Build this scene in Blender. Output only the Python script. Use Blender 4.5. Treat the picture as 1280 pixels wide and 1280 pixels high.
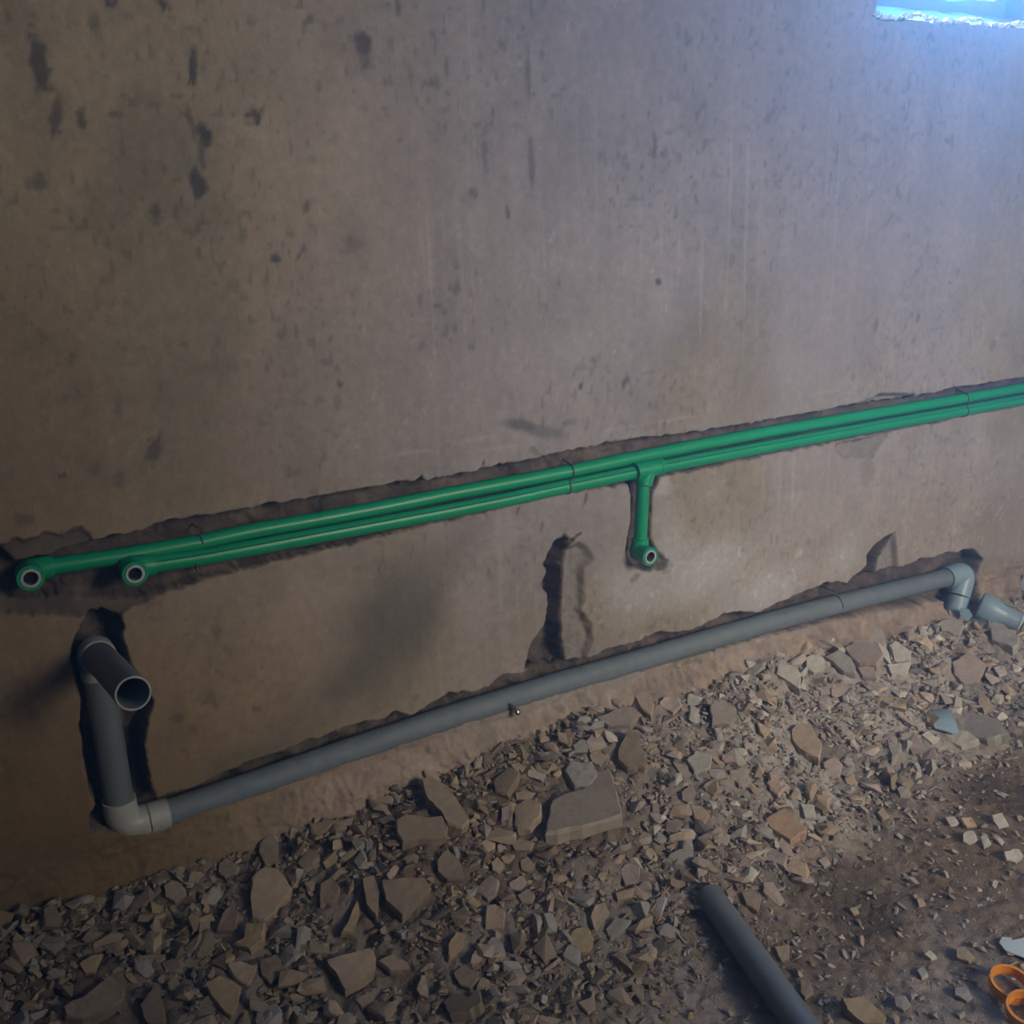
import bpy, bmesh, math, random
import numpy as np
from mathutils import Vector, Matrix, noise as mn

random.seed(7)
RS = np.random.RandomState(11)
for o in list(bpy.data.objects):
    bpy.data.objects.remove(o)
COL = bpy.context.scene.collection
SC = bpy.context.scene

# ------------------------------------------------------------------ camera
# world: X along the pipe wall, Y into the wall (wall face at Y = 0), Z up, dirt floor at Z = 0
CAM = np.array([0.0, -1.6, 1.18])
F = 1280.0
RIGHT = np.array([0.8658, -0.4990, -0.0356])
FWD = np.array([0.470, 0.836, -0.285])
FWD /= np.linalg.norm(FWD)
RIGHT -= FWD * RIGHT.dot(FWD)
RIGHT /= np.linalg.norm(RIGHT)
DOWN = np.cross(FWD, RIGHT)
cam_data = bpy.data.cameras.new('camera')
cam = bpy.data.objects.new('camera', cam_data)
COL.objects.link(cam)
cam_data.sensor_width = 36
cam_data.sensor_fit = 'HORIZONTAL'
cam_data.lens = 36 * F / 1280
cam_data.clip_start = 0.02
M = Matrix(((RIGHT[0], -DOWN[0], -FWD[0], CAM[0]), (RIGHT[1], -DOWN[1], -FWD[1], CAM[1]),
            (RIGHT[2], -DOWN[2], -FWD[2], CAM[2]), (0, 0, 0, 1)))
cam.matrix_world = M
SC.camera = cam

# ------------------------------------------------------------------ view, sky, lights
SC.view_settings.view_transform = 'Standard'
SC.view_settings.look = 'None'
SC.view_settings.exposure = 0.0
SC.view_settings.gamma = 1.0
SC.view_settings.use_curve_mapping = False
w = bpy.data.worlds.new('sky')
SC.world = w
w.use_nodes = True
bg = w.node_tree.nodes['Background']
bg.inputs[0].default_value = (0.72, 0.86, 1.0, 1)
bg.inputs[1].default_value = 1.6


def area(name, loc, target, sx, sy, power, color, spread=180):
    d = bpy.data.lights.new(name, 'AREA')
    d.shape = 'RECTANGLE'
    d.size, d.size_y = sx, sy
    d.energy = power
    d.color = color
    d.spread = math.radians(spread)
    o = bpy.data.objects.new(name, d)
    COL.objects.link(o)
    o.location = loc
    v = Vector(target) - Vector(loc)
    o.rotation_euler = v.to_track_quat('-Z', 'Y').to_euler()
    return o


ROOM_X0, ROOM_X1, ROOM_Y0, ROOM_Z1 = -1.7, 2.95, -3.6, 2.9
# blue skylight entering through the small window of the pipe wall (it lights the added air volume that imitates glare)
area('pipe_wall_window_skylight', (2.09, 0.26, 1.98), (0.6, -1.6, 1.75), 0.6, 0.75, 60, (0.07, 0.355, 0.95), 120)
# added soft light behind the camera, narrowed in spread, set in an unseen opening
area('added_rear_softlight', (2.0, -3.56, 1.85), (1.79, 0, 0.54), 0.95, 1.0, 20.2, (1.0, 0.88, 0.66), 61)
# direct sun through the small window of the pipe wall: only reaches its broken sill and jamb
sd = bpy.data.lights.new('sun', 'SUN')
sd.energy = 18
sd.angle = math.radians(0.6)
sd.color = (1.0, 0.97, 0.92)
sun = bpy.data.objects.new('sun', sd)
COL.objects.link(sun)
sun.rotation_euler = Vector((0.30, -1.0, -0.68)).to_track_quat('-Z', 'Y').to_euler()


# ------------------------------------------------------------------ helpers
def ray(px, py):
    d = RIGHT * (px - 640) + DOWN * (py - 640) + FWD * F
    return d / np.linalg.norm(d)


def W(px, py, y=0.0):
    """point of the plane Y = y seen at a pixel of the photograph"""
    d = ray(px, py)
    t = (y - CAM[1]) / d[1]
    return Vector(CAM + d * t)


def WP(pts, y=0.0):
    return [W(a, b, y) for a, b in pts]


_tabs = {}


def vnoise(x, y, seed=0):
    if seed not in _tabs:
        _tabs[seed] = np.random.RandomState(seed + 100).rand(256, 256)
    t = _tabs[seed]
    xi = np.floor(x).astype(int)
    yi = np.floor(y).astype(int)
    fx = x - xi
    fy = y - yi
    fx = fx * fx * (3 - 2 * fx)
    fy = fy * fy * (3 - 2 * fy)
    a = t[xi % 256, yi % 256]
    b = t[(xi + 1) % 256, yi % 256]
    c = t[xi % 256, (yi + 1) % 256]
    d = t[(xi + 1) % 256, (yi + 1) % 256]
    return (a * (1 - fx) + b * fx) * (1 - fy) + (c * (1 - fx) + d * fx) * fy


def fbm(x, y, seed=0, octs=4):
    s = 0
    amp = 0.5
    tot = 0
    for k in range(octs):
        s = s + vnoise(x * 2 ** k, y * 2 ** k, seed + k) * amp
        tot += amp
        amp *= 0.5
    return s / tot


def sstep(a, b, x):
    t = np.clip((x - a) / (b - a), 0, 1)
    return t * t * (3 - 2 * t)


def poly_sdf(px, pz, poly):
    """signed distance, positive inside"""
    d = np.full(px.shape, 1e9)
    inside = np.zeros(px.shape, bool)
    n = len(poly)
    for i in range(n):
        ax, az = poly[i]
        bx, bz = poly[(i + 1) % n]
        ex, ez = bx - ax, bz - az
        L = ex * ex + ez * ez + 1e-12
        t = np.clip(((px - ax) * ex + (pz - az) * ez) / L, 0, 1)
        d = np.minimum(d, np.hypot(px - ax - t * ex, pz - az - t * ez))
        c = ((az > pz) != (bz > pz))
        xs = ax + (pz - az) * ex / (ez if abs(ez) > 1e-9 else 1e-9)
        inside ^= c & (px < xs)
    return np.where(inside, d, -d)


def link(name, me, mat=None, parent=None, kind=None):
    o = bpy.data.objects.new(name, me)
    COL.objects.link(o)
    if mat is not None:
        me.materials.append(mat)
    if parent is not None:
        o.parent = parent
    if kind:
        o['kind'] = kind
    return o


def tag(o, label=None, cat=None, group=None, kind=None):
    if label: o['label'] = label
    if cat: o['category'] = cat
    if group: o['group'] = group
    if kind: o['kind'] = kind
    return o


def empty(name, loc, label, cat, group=None):
    o = bpy.data.objects.new(name, None)
    COL.objects.link(o)
    o.empty_display_size = 0.02
    # parts are built in world space; the root sits at the thing's base and its children are offset back
    o.location = loc
    return tag(o, label, cat, group)


def bmobj(name, bm, mat, parent=None, smooth=True, kind=None):
    me = bpy.data.meshes.new(name)
    bmesh.ops.recalc_face_normals(bm, faces=bm.faces)
    if parent is not None and not isinstance(parent.data, bpy.types.Mesh):
        bmesh.ops.translate(bm, verts=bm.verts, vec=-Vector(parent.location))
    elif parent is not None:
        bmesh.ops.translate(bm, verts=bm.verts, vec=-(Vector(parent.location) + (Vector(parent.parent.location) if parent.parent else Vector())))
    bm.to_mesh(me)
    bm.free()
    for p in me.polygons:
        p.use_smooth = smooth
    if smooth:
        try:
            me.set_sharp_from_angle(angle=math.radians(40))
        except Exception:
            pass
    return link(name, me, mat, parent, kind)


def sweep(bm, pts, radii, segs=24, cap0=True, cap1=True, wobble=0.0, squash=1.0):
    """tube through pts with a radius at each point (parallel transport frames)"""
    pts = [Vector(p) for p in pts]
    n = len(pts)
    if not hasattr(radii, '__len__'):
        radii = [radii] * n
    tans = []
    for i in range(n):
        a = pts[max(i - 1, 0)]
        b = pts[min(i + 1, n - 1)]
        t = (b - a)
        if t.length < 1e-7:
            t = tans[-1] if tans else Vector((0, 0, 1))
        tans.append(t.normalized())
    up = Vector((0, 0, 1)) if abs(tans[0].z) < 0.9 else Vector((0, 1, 0))
    u = (up - tans[0] * up.dot(tans[0])).normalized()
    rings = []
    for i in range(n):
        t = tans[i]
        if t.dot(u) > 0.9999:
            t = tans[i - 1]
        u = (u - t * u.dot(t)).normalized()
        v = t.cross(u)
        rr = radii[i] * (1 + wobble * (random.random() - .5))
        ring = [bm.verts.new(pts[i] + (u * math.cos(a) * squash + v * math.sin(a)) * rr)
                for a in [2 * math.pi * k / segs for k in range(segs)]]
        rings.append(ring)
    for i in range(n - 1):
        for k in range(segs):
            bm.faces.new((rings[i][k], rings[i][(k + 1) % segs], rings[i + 1][(k + 1) % segs], rings[i + 1][k]))
    if cap0: bm.faces.new(rings[0][::-1])
    if cap1: bm.faces.new(rings[-1])
    return rings


def hollow(bm, a, b, rs, inner, segs=32, depth=None, caps=True):
    """straight tube a->b: rs = list of (t, radius); open at b with wall thickness; bore runs back by depth"""
    a = Vector(a); b = Vector(b)
    d = (b - a)
    L = d.length
    t = d.normalized()
    up = Vector((0, 0, 1)) if abs(t.z) < 0.9 else Vector((0, 1, 0))
    u = (up - t * up.dot(t)).normalized()
    v = t.cross(u)
    prof = [(s * L, r) for s, r in rs]
    rout = prof[-1][1]
    prof[-1] = (L - 0.0008, rout)
    prof += [(L, rout - 0.0008), (L, inner + 0.0006), (L - 0.0008, inner)]
    prof += [(L - (depth or L * 0.95), inner)]
    rings = []
    for s, r in prof:
        rings.append([bm.verts.new(a + t * s + (u * math.cos(q) + v * math.sin(q)) * r)
                      for q in [2 * math.pi * k / segs for k in range(segs)]])
    for i in range(len(rings) - 1):
        for k in range(segs):
            bm.faces.new((rings[i][k], rings[i][(k + 1) % segs], rings[i + 1][(k + 1) % segs], rings[i + 1][k]))
    if caps:
        bm.faces.new(rings[0][::-1])
        bm.faces.new(rings[-1])


def bend(p0, corner, p1, r, n=8):
    """polyline p0 -> corner -> p1 with the corner rounded"""
    p0, corner, p1 = Vector(p0), Vector(corner), Vector(p1)
    a = corner + (p0 - corner).normalized() * r
    b = corner + (p1 - corner).normalized() * r
    out = [p0]
    for k in range(n + 1):
        t = k / n
        out.append((1 - t) ** 2 * a + 2 * t * (1 - t) * corner + t * t * b)
    out.append(p1)
    return out


# ------------------------------------------------------------------ materials
def new_mat(name):
    m = bpy.data.materials.new(name)
    m.use_nodes = True
    nt = m.node_tree
    b = nt.nodes['Principled BSDF']
    return m, nt, b


def noise_mat(name, col_a, col_b, scale=40, rough=0.9, bump=0.3, bscale=200, attr=None, metallic=0.0, dist=0.002, spec=0.3):
    m, nt, b = new_mat(name)
    N = nt.nodes
    L = nt.links
    tc = N.new('ShaderNodeTexCoord')
    nz = N.new('ShaderNodeTexNoise')
    nz.inputs['Scale'].default_value = scale
    nz.inputs['Detail'].default_value = 6
    nz.inputs['Roughness'].default_value = 0.65
    L.new(tc.outputs['Object'], nz.inputs['Vector'])
    cr = N.new('ShaderNodeValToRGB')
    cr.color_ramp.elements[0].position = 0.3
    cr.color_ramp.elements[1].position = 0.7
    cr.color_ramp.elements[0].color = (*col_a, 1)
    cr.color_ramp.elements[1].color = (*col_b, 1)
    L.new(nz.outputs['Fac'], cr.inputs['Fac'])
    if attr:
        at = N.new('ShaderNodeAttribute')
        at.attribute_name = attr
        mx = N.new('ShaderNodeMix')
        mx.data_type = 'RGBA'
        mx.blend_type = 'MULTIPLY'
        mx.inputs['Factor'].default_value = 1
        L.new(at.outputs['Color'], mx.inputs[6])
        L.new(cr.outputs['Color'], mx.inputs[7])
        L.new(mx.outputs[2], b.inputs['Base Color'])
    else:
        L.new(cr.outputs['Color'], b.inputs['Base Color'])
    b.inputs['Roughness'].default_value = rough
    b.inputs['Metallic'].default_value = metallic
    b.inputs['Specular IOR Level'].default_value = spec
    if bump:
        n2 = N.new('ShaderNodeTexNoise')
        n2.inputs['Scale'].default_value = bscale
        n2.inputs['Detail'].default_value = 5
        L.new(tc.outputs['Object'], n2.inputs['Vector'])
        bp = N.new('ShaderNodeBump')
        bp.inputs['Strength'].default_value = bump
        bp.inputs['Distance'].default_value = dist
        L.new(n2.outputs['Fac'], bp.inputs['Height'])
        L.new(bp.outputs['Normal'], b.inputs['Normal'])
    return m


MAT = {
    'wall': noise_mat('mud_plaster', (0.80, 0.80, 0.80), (1.08, 1.06, 1.05), 60, 0.92, 0.35, 130, attr='tint', dist=0.003),
    'earth': noise_mat('dirt', (0.70, 0.70, 0.70), (1.2, 1.18, 1.15), 90, 1.0, 0.8, 260, attr='tint', dist=0.004, spec=0.1),
    'stone': noise_mat('plaster_rubble', (0.78, 0.78, 0.78), (1.15, 1.14, 1.12), 70, 1.0, 0.5, 240, attr='tint', dist=0.002, spec=0.1),
    'room': noise_mat('room_plaster', (0.20, 0.16, 0.13), (0.27, 0.22, 0.185), 4, 0.95, 0.2, 60),
    'bounce_white': noise_mat('bounce_white', (0.60, 0.57, 0.52), (0.70, 0.67, 0.62), 4, 0.95, 0.2, 60),  # unseen ceiling made pale to bounce light onto the upper wall
    'reveal': noise_mat('grey_mortar', (0.26, 0.25, 0.235), (0.34, 0.33, 0.31), 20, 0.95, 0.5, 90),
    'crumb': noise_mat('white_plaster_crumbs', (0.72, 0.72, 0.71), (0.85, 0.85, 0.84), 60, 0.95, 0.5, 200),
    'frame': noise_mat('window_frame_grey', (0.30, 0.33, 0.37), (0.36, 0.39, 0.43), 10, 0.5, 0.05, 60),
    'drain': noise_mat('grey_drain_plastic', (0.125, 0.145, 0.155), (0.165, 0.185, 0.195), 30, 0.48, 0.10, 300, dist=0.0008, spec=0.5),
    'drain_dusty': noise_mat('dusty_drain_plastic', (0.125, 0.155, 0.185), (0.185, 0.220, 0.255), 45, 0.65, 0.15, 300, dist=0.0008, spec=0.4),
    'fitting': noise_mat('pale_grey_fitting', (0.36, 0.37, 0.35), (0.43, 0.44, 0.42), 40, 0.42, 0.05, 300, dist=0.0005, spec=0.5),
    'fitting_blue': noise_mat('light_grey_blue_fitting', (0.24, 0.35, 0.46), (0.29, 0.40, 0.52), 30, 0.4, 0.05, 300, dist=0.0005, spec=0.5),
    'rim': noise_mat('cut_plastic_rim', (0.36, 0.36, 0.34), (0.46, 0.46, 0.44), 60, 0.6, 0.05, 300),
    'seam': noise_mat('dark_joint', (0.05, 0.055, 0.06), (0.07, 0.075, 0.08), 60, 0.7, 0.0),
    'green': noise_mat('green_water_pipe', (0.003, 0.290, 0.125), (0.006, 0.335, 0.150), 14, 0.38, 0.04, 200, dist=0.0005, spec=0.5),
    'stripe': noise_mat('dark_green_print', (0.004, 0.075, 0.040), (0.006, 0.10, 0.055), 60, 0.5, 0.0),
    'red_stripe': noise_mat('faint_red_print', (0.20, 0.16, 0.07), (0.26, 0.18, 0.08), 60, 0.5, 0.0),
    'brass': noise_mat('nickel_plated_insert', (0.74, 0.74, 0.72), (0.88, 0.88, 0.86), 80, 0.28, 0.2, 500, metallic=0.55, dist=0.0005),
    'black': noise_mat('bore_shade', (0.01, 0.01, 0.01), (0.015, 0.015, 0.015), 80, 0.9, 0.0),
    'wire': noise_mat('rusty_wire', (0.10, 0.09, 0.085), (0.16, 0.14, 0.125), 90, 0.55, 0.2, 400, metallic=0.5),
    'chrome': noise_mat('shiny_metal_ball', (0.8, 0.8, 0.8), (0.9, 0.9, 0.9), 30, 0.12, 0.0, metallic=1.0),
    'orange': noise_mat('orange_plastic', (0.80, 0.29, 0.015), (0.90, 0.34, 0.02), 30, 0.42, 0.05, 200, dist=0.0006, spec=0.5),
    'straw': noise_mat('dry_straw', (0.34, 0.23, 0.13), (0.44, 0.31, 0.19), 90, 0.9, 0.1, 300),
    'scrap': noise_mat('pale_blue_sheet', (0.50, 0.58, 0.66), (0.60, 0.68, 0.75), 30, 0.7, 0.15, 90),
    'tape': noise_mat('yellow_white_sticker', (0.62, 0.62, 0.42), (0.72, 0.72, 0.52), 50, 0.7, 0.0),
    'twine': noise_mat('pale_thread', (0.45, 0.40, 0.36), (0.55, 0.50, 0.45), 90, 0.9, 0.0),
}


def set_tint(me, cols):
    at = me.color_attributes.new('tint', 'FLOAT_COLOR', 'POINT')
    c = np.ones((len(me.vertices), 4), np.float32)
    c[:, :3] = cols
    at.data.foreach_set('color', c.ravel())


def grid_mesh(name, P, keep=None, flip=False):
    """P: (ny, nx, 3) vertex grid -> mesh"""
    ny, nx = P.shape[:2]
    me = bpy.data.meshes.new(name)
    idx = np.arange(ny * nx).reshape(ny, nx)
    q = np.stack([idx[:-1, :-1], idx[:-1, 1:], idx[1:, 1:], idx[1:, :-1]], -1)
    if keep is not None:
        q = q[keep]
    q = q.reshape(-1, 4)
    if flip:
        q = q[:, ::-1]
    me.vertices.add(ny * nx)
    me.vertices.foreach_set('co', P.astype(np.float32).ravel())
    nf = len(q)
    me.loops.add(nf * 4)
    me.loops.foreach_set('vertex_index', q.astype(np.int32).ravel())
    me.polygons.add(nf)
    me.polygons.foreach_set('loop_start', np.arange(0, nf * 4, 4, dtype=np.int32))
    me.polygons.foreach_set('use_smooth', np.ones(nf, bool))
    me.update(calc_edges=True)
    return me


def axis(parts):
    out = []
    for a, b, s in parts:
        n = max(1, int(round((b - a) / s)))
        out += list(a + (b - a) * np.arange(n) / n)
    out.append(parts[-1][1])
    return np.array(out)


# ------------------------------------------------------------------ the pipe wall with its chases
WIN_X0, WIN_X1, WIN_Z0, WIN_Z1 = 1.79, 2.40, 1.525, 2.35
xs = axis([(ROOM_X0, -0.2, 0.05), (-0.2, 1.79, 0.003), (1.79, 2.40, 0.0030), (2.40, 2.70, 0.003), (2.70, ROOM_X1, 0.02)])
zs = axis([(-0.1, 0.08, 0.02), (0.08, 0.76, 0.003), (0.76, 1.50, 0.006), (1.50, 1.56, 0.003), (1.56, 2.1, 0.02), (2.1, 2.35, 0.05), (2.35, ROOM_Z1, 0.05)])
X, Z = np.meshgrid(xs, zs)


def P2(pts):
    return [(v.x, v.z) for v in WP(pts)]


rag = (fbm(X * 45, Z * 45, 3, 4) - 0.5)
rag2 = (fbm(X * 130, Z * 130, 9, 3) - 0.5)

green_chase = P2([(-25, 672), (20, 700), (60, 693), (90, 684), (119, 674), (156, 668), (212, 652), (269, 642), (330, 631), (390, 622), (440, 612),
                  (500, 602), (518, 601), (527, 592), (529, 601), (560, 595), (600, 587), (667, 573), (698, 566), (757, 554), (811, 546), (881, 539),
                  (960, 525), (1017, 515), (1060, 506), (1085, 503), (1147, 495), (1185, 486), (1280, 472), (1400, 450), (1400, 486),
                  (1280, 507), (1210, 520), (1160, 531), (1110, 540), (1060, 549), (1010, 561), (960, 570), (881, 586), (825, 598),
                  (783, 606), (712, 616), (656, 629), (600, 642), (540, 655), (480, 671), (400, 690), (340, 704), (281, 720), (219, 737), (170, 750),
                  (120, 752), (80, 748), (40, 752), (8, 752), (-25, 740)])
shallow_left = P2([(-20, 690), (10, 678), (55, 664), (103, 662), (119, 674), (160, 672), (212, 655), (212, 690), (219, 737), (150, 768), (100, 772),
                   (50, 770), (0, 765), (-20, 740)])
chip_top = P2([(1062, 508), (1080, 499), (1100, 491), (1120, 490), (1147, 492), (1140, 505), (1100, 512)])
chip_bot = P2([(1045, 553), (1040, 562), (1055, 573), (1075, 576), (1092, 572), (1098, 560), (1108, 548), (1112, 538)])
stub_chase = P2([(783, 600), (789, 622), (788, 650), (784, 672), (781, 690), (786, 700), (797, 712), (812, 716), (826, 704), (822, 690),
                 (814, 672), (815, 640), (816, 618), (828, 592)])
stub_chip = P2([(786, 700), (797, 712), (830, 712), (838, 700), (822, 690), (815, 702)])
vgroove = P2([(705, 667), (700, 672), (690, 677), (686, 690), (678, 703), (682, 715), (676, 730), (684, 745), (683, 765), (680, 780), (668, 797), (660, 815), (655, 836), (670, 845),
              (715, 835), (706, 800), (706, 760), (705, 730), (708, 706), (714, 682), (726, 667), (715, 672)])
vshelf = P2([(704, 680), (724, 678), (738, 684), (742, 700), (731, 712), (733, 733), (729, 761), (741, 780), (743, 800), (733, 826), (700, 845), (700, 760)])
vgroove2 = P2([(1119, 664), (1105, 673), (1092, 682), (1083, 694), (1083, 706), (1072, 716), (1060, 727), (1055, 745), (1105, 730), (1100, 715), (1103, 700), (1112, 684)])
vshelf2 = P2([(1119, 664), (1122, 690), (1124, 707), (1120, 725), (1090, 735), (1098, 700), (1108, 682)])
drain_chase = P2([(112, 1045), (112, 1020), (118, 1008), (108, 975), (103, 940), (98, 905), (99, 880), (96, 855), (90, 832), (88, 815), (93, 795), (104, 775), (113, 764),
                  (130, 764), (150, 770), (157, 786), (152, 792), (165, 830), (192, 878), (188, 895), (183, 912), (183, 950), (186, 975), (196, 996), (240, 985), (281, 965), (340, 943), (400, 921),
                  (440, 906), (478, 900), (495, 889), (515, 895), (545, 876), (562, 864), (590, 866), (612, 858), (628, 843), (650, 842), (665, 835),
                  (700, 830), (735, 823), (769, 809), (800, 800), (825, 789), (847, 792), (881, 781), (905, 768), (926, 764), (948, 766), (960, 760),
                  (975, 752), (1000, 741), (1030, 729), (1047, 727), (1062, 730), (1085, 722), (1110, 712), (1135, 706), (1150, 699), (1170, 697), (1182, 690), (1196, 691),
                  (1208, 686), (1222, 689), (1229, 700), (1224, 720), (1222, 745), (1215, 775), (1195, 790), (1178, 775), (1178, 752), (1130, 757), (1040, 776), (960, 796), (880, 818),
                  (800, 840), (740, 857), (680, 874), (640, 887), (560, 913), (480, 940), (400, 967), (320, 995), (250, 1016), (205, 1037), (160, 1043), (130, 1042)])

D = np.zeros_like(X)
RAW = np.zeros_like(X)


def carve(poly, depth, soft=0.006, amp=0.012, dirt=1.0, wob=None, hard=False):
    global D, RAW
    pa = np.array(poly)
    x0, z0 = pa.min(0) - 0.05
    x1, z1 = pa.max(0) + 0.05
    i0, i1 = np.searchsorted(xs, [x0, x1])
    j0, j1 = np.searchsorted(zs, [z0, z1])
    sl = (slice(j0, j1), slice(i0, i1))
    s = poly_sdf(X[sl], Z[sl], poly) + rag[sl] * amp + rag2[sl] * amp * 0.6
    m = sstep(0, soft, s)
    dd = depth if not callable(depth) else depth(X[sl], Z[sl], s)
    rough = 1 + 0.35 * (fbm(X[sl] * 30, Z[sl] * 30, 21, 4) - 0.5) * 2
    D[sl] = np.maximum(D[sl], m * dd * rough)
    RAW[sl] = np.maximum(RAW[sl], sstep(-0.0015, 0.002, s) * dirt)


carve(shallow_left, 0.008, 0.006, 0.016, 0.8)
carve(green_chase, 0.040, 0.005, 0.008)
carve(chip_top, 0.012, 0.012, 0.006, 0.55)
carve(chip_bot, 0.010, 0.012, 0.012, 0.35)
carve(stub_chase, 0.040, 0.005, 0.005)
carve(stub_chip, 0.012, 0.012, 0.01, 0.6)
carve(vgroove, lambda x, z, s: 0.045 * sstep(0, 0.02, s) + 0.006, 0.006, 0.010, 1.0)
carve(vshelf, 0.013, 0.016, 0.010, 0.45)
carve(vgroove2, lambda x, z, s: 0.042 * sstep(0, 0.015, s) + 0.006, 0.006, 0.008, 1.0)
carve(vshelf2, 0.012, 0.012, 0.006, 0.45)
carve(drain_chase, 0.058, 0.005, 0.008)

# rough mortar ledge under the drain and the wall foot, bulging into the room
ledge = sstep(0.215, 0.175, Z) * (0.020 + 0.012 * fbm(X * 9, Z * 9, 31, 3)) * sstep(0.18, 0.5, X) * sstep(2.12, 2.0, X)
foot = sstep(0.20, 0.10, Z) * 0.020
lump = ((fbm(X * 28, Z * 40, 41, 4) - 0.5) * 0.026 + (np.abs(fbm(X * 60, Z * 90, 43, 3) - 0.5)) * 0.022 - 0.004) * sstep(0.225, 0.20, Z)
lump *= 0.35 + 0.65 * sstep(0.25, 0.55, X)
under = sstep(0.218, 0.195, Z) * sstep(0.25, 0.6, X)
below_right = sstep(0.30, 0.17, Z) * sstep(2.05, 2.2, X)
bulge = (1 - sstep(0.0, 0.02, D)) * (ledge + foot + lump + below_right * (fbm(X * 22, Z * 22, 61, 4) - 0.5) * 0.03)
plast = (fbm(X * 5, Z * 4, 51, 4) - 0.5) * 0.006 + (fbm(X * 30, Z * 18, 55, 3) - 0.5) * 0.0012
Y = D - bulge + plast * (1 - sstep(0, 0.01, D)) + (fbm(X * 160, Z * 160, 71, 2) - 0.5) * 0.006 * sstep(0.003, 0.02, D)
# keep clear of the window's straight cut
wm = (X > WIN_X0 - 0.004) & (X < WIN_X1 + 0.004) & (Z > WIN_Z0 - 0.004) & (Z < WIN_Z1 + 0.004)
# colour of the plaster (own colour and stains, with light falloff painted in at the left)
base = np.zeros(X.shape + (3,))
plaster = np.array([0.330, 0.300, 0.308])
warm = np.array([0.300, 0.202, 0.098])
olive = np.array([0.285, 0.245, 0.170])
grey = np.array([0.41, 0.400, 0.43])
n1 = fbm(X * 2.2, Z * 2.2, 81, 4)[..., None]
base[:] = plaster
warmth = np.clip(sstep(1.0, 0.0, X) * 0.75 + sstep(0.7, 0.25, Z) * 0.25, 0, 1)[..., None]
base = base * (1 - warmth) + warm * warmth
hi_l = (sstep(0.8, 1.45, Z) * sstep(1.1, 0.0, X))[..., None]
base = base * (1 - hi_l * .85) + np.array([0.66, 0.52, 0.32]) * hi_l * .85  # upper left made paler, brightness painted into the tint
left_shade = (sstep(0.62, 0.10, Z) * sstep(0.62, 0.05, X))[..., None]  # lower left darkened in the tint, as the light falls off there
base = base * (1 - left_shade * .8) + np.array([0.140, 0.095, 0.048]) * left_shade * .8
ol = np.clip(sstep(0.52, 0.72, fbm(X * 3, Z * 2.5, 91, 4)), 0, 1)[..., None] * 0.6
base = base * (1 - ol) + olive * ol
base *= 0.86 + 0.28 * n1
streak = fbm(X * 42, Z * 1.6, 101, 4)
base *= (0.92 + 0.16 * streak)[..., None]
base *= (0.87 + 0.26 * fbm(X * 16, Z * 13, 103, 4))[..., None]
base *= (0.90 + 0.20 * fbm(X * 75, Z * 60, 107, 3))[..., None]
pit = sstep(0.76, 0.86, vnoise(X * 110, Z * 80, 109)) * sstep(0.4, 0.7, vnoise(X * 6, Z * 5, 110))
base *= (1 - 0.28 * pit)[..., None]
fleck = sstep(0.90, 0.97, vnoise(X * 120, Z * 90, 113)) * sstep(0.45, 0.75, vnoise(X * 5, Z * 4, 114))
base += (0.10 * fleck)[..., None]
thin = sstep(0.80, 0.92, vnoise(X * 150, Z * 1.7, 111)) * sstep(0.45, 0.7, vnoise(X * 9, Z * 3.0, 112)) * sstep(0.4, 0.8, X)
base = base * (1 - 0.22 * thin[..., None]) + 0.22 * thin[..., None] * 0.55


def blot(cx, cy, rx, ry, col, k, ang=0, seed=0, edge=0.6):
    """stain given where it sits on the wall, sizes in metres"""
    global base
    c = W(cx, cy)
    R = max(rx, ry) * 1.8
    i0, i1 = np.searchsorted(xs, [c.x - R, c.x + R])
    j0, j1 = np.searchsorted(zs, [c.z - R, c.z + R])
    sl = (slice(j0, j1), slice(i0, i1))
    a = math.radians(ang)
    dx = X[sl] - c.x
    dz = Z[sl] - c.z
    u = dx * math.cos(a) + dz * math.sin(a)
    v = -dx * math.sin(a) + dz * math.cos(a)
    r = np.hypot(u / rx, v / ry)
    q = 0.35 / max(rx, ry) if max(rx, ry) > 0.05 else 0.5 / min(rx, ry)
    r = r + (fbm(X[sl] * q * 3, Z[sl] * q * 3, 120 + seed, 4) - 0.5) * 1.3
    m = sstep(1.0, 1.0 - edge, r) * k
    m = m[..., None]
    base[sl] = base[sl] * (1 - m) + np.array(col) * m


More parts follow.
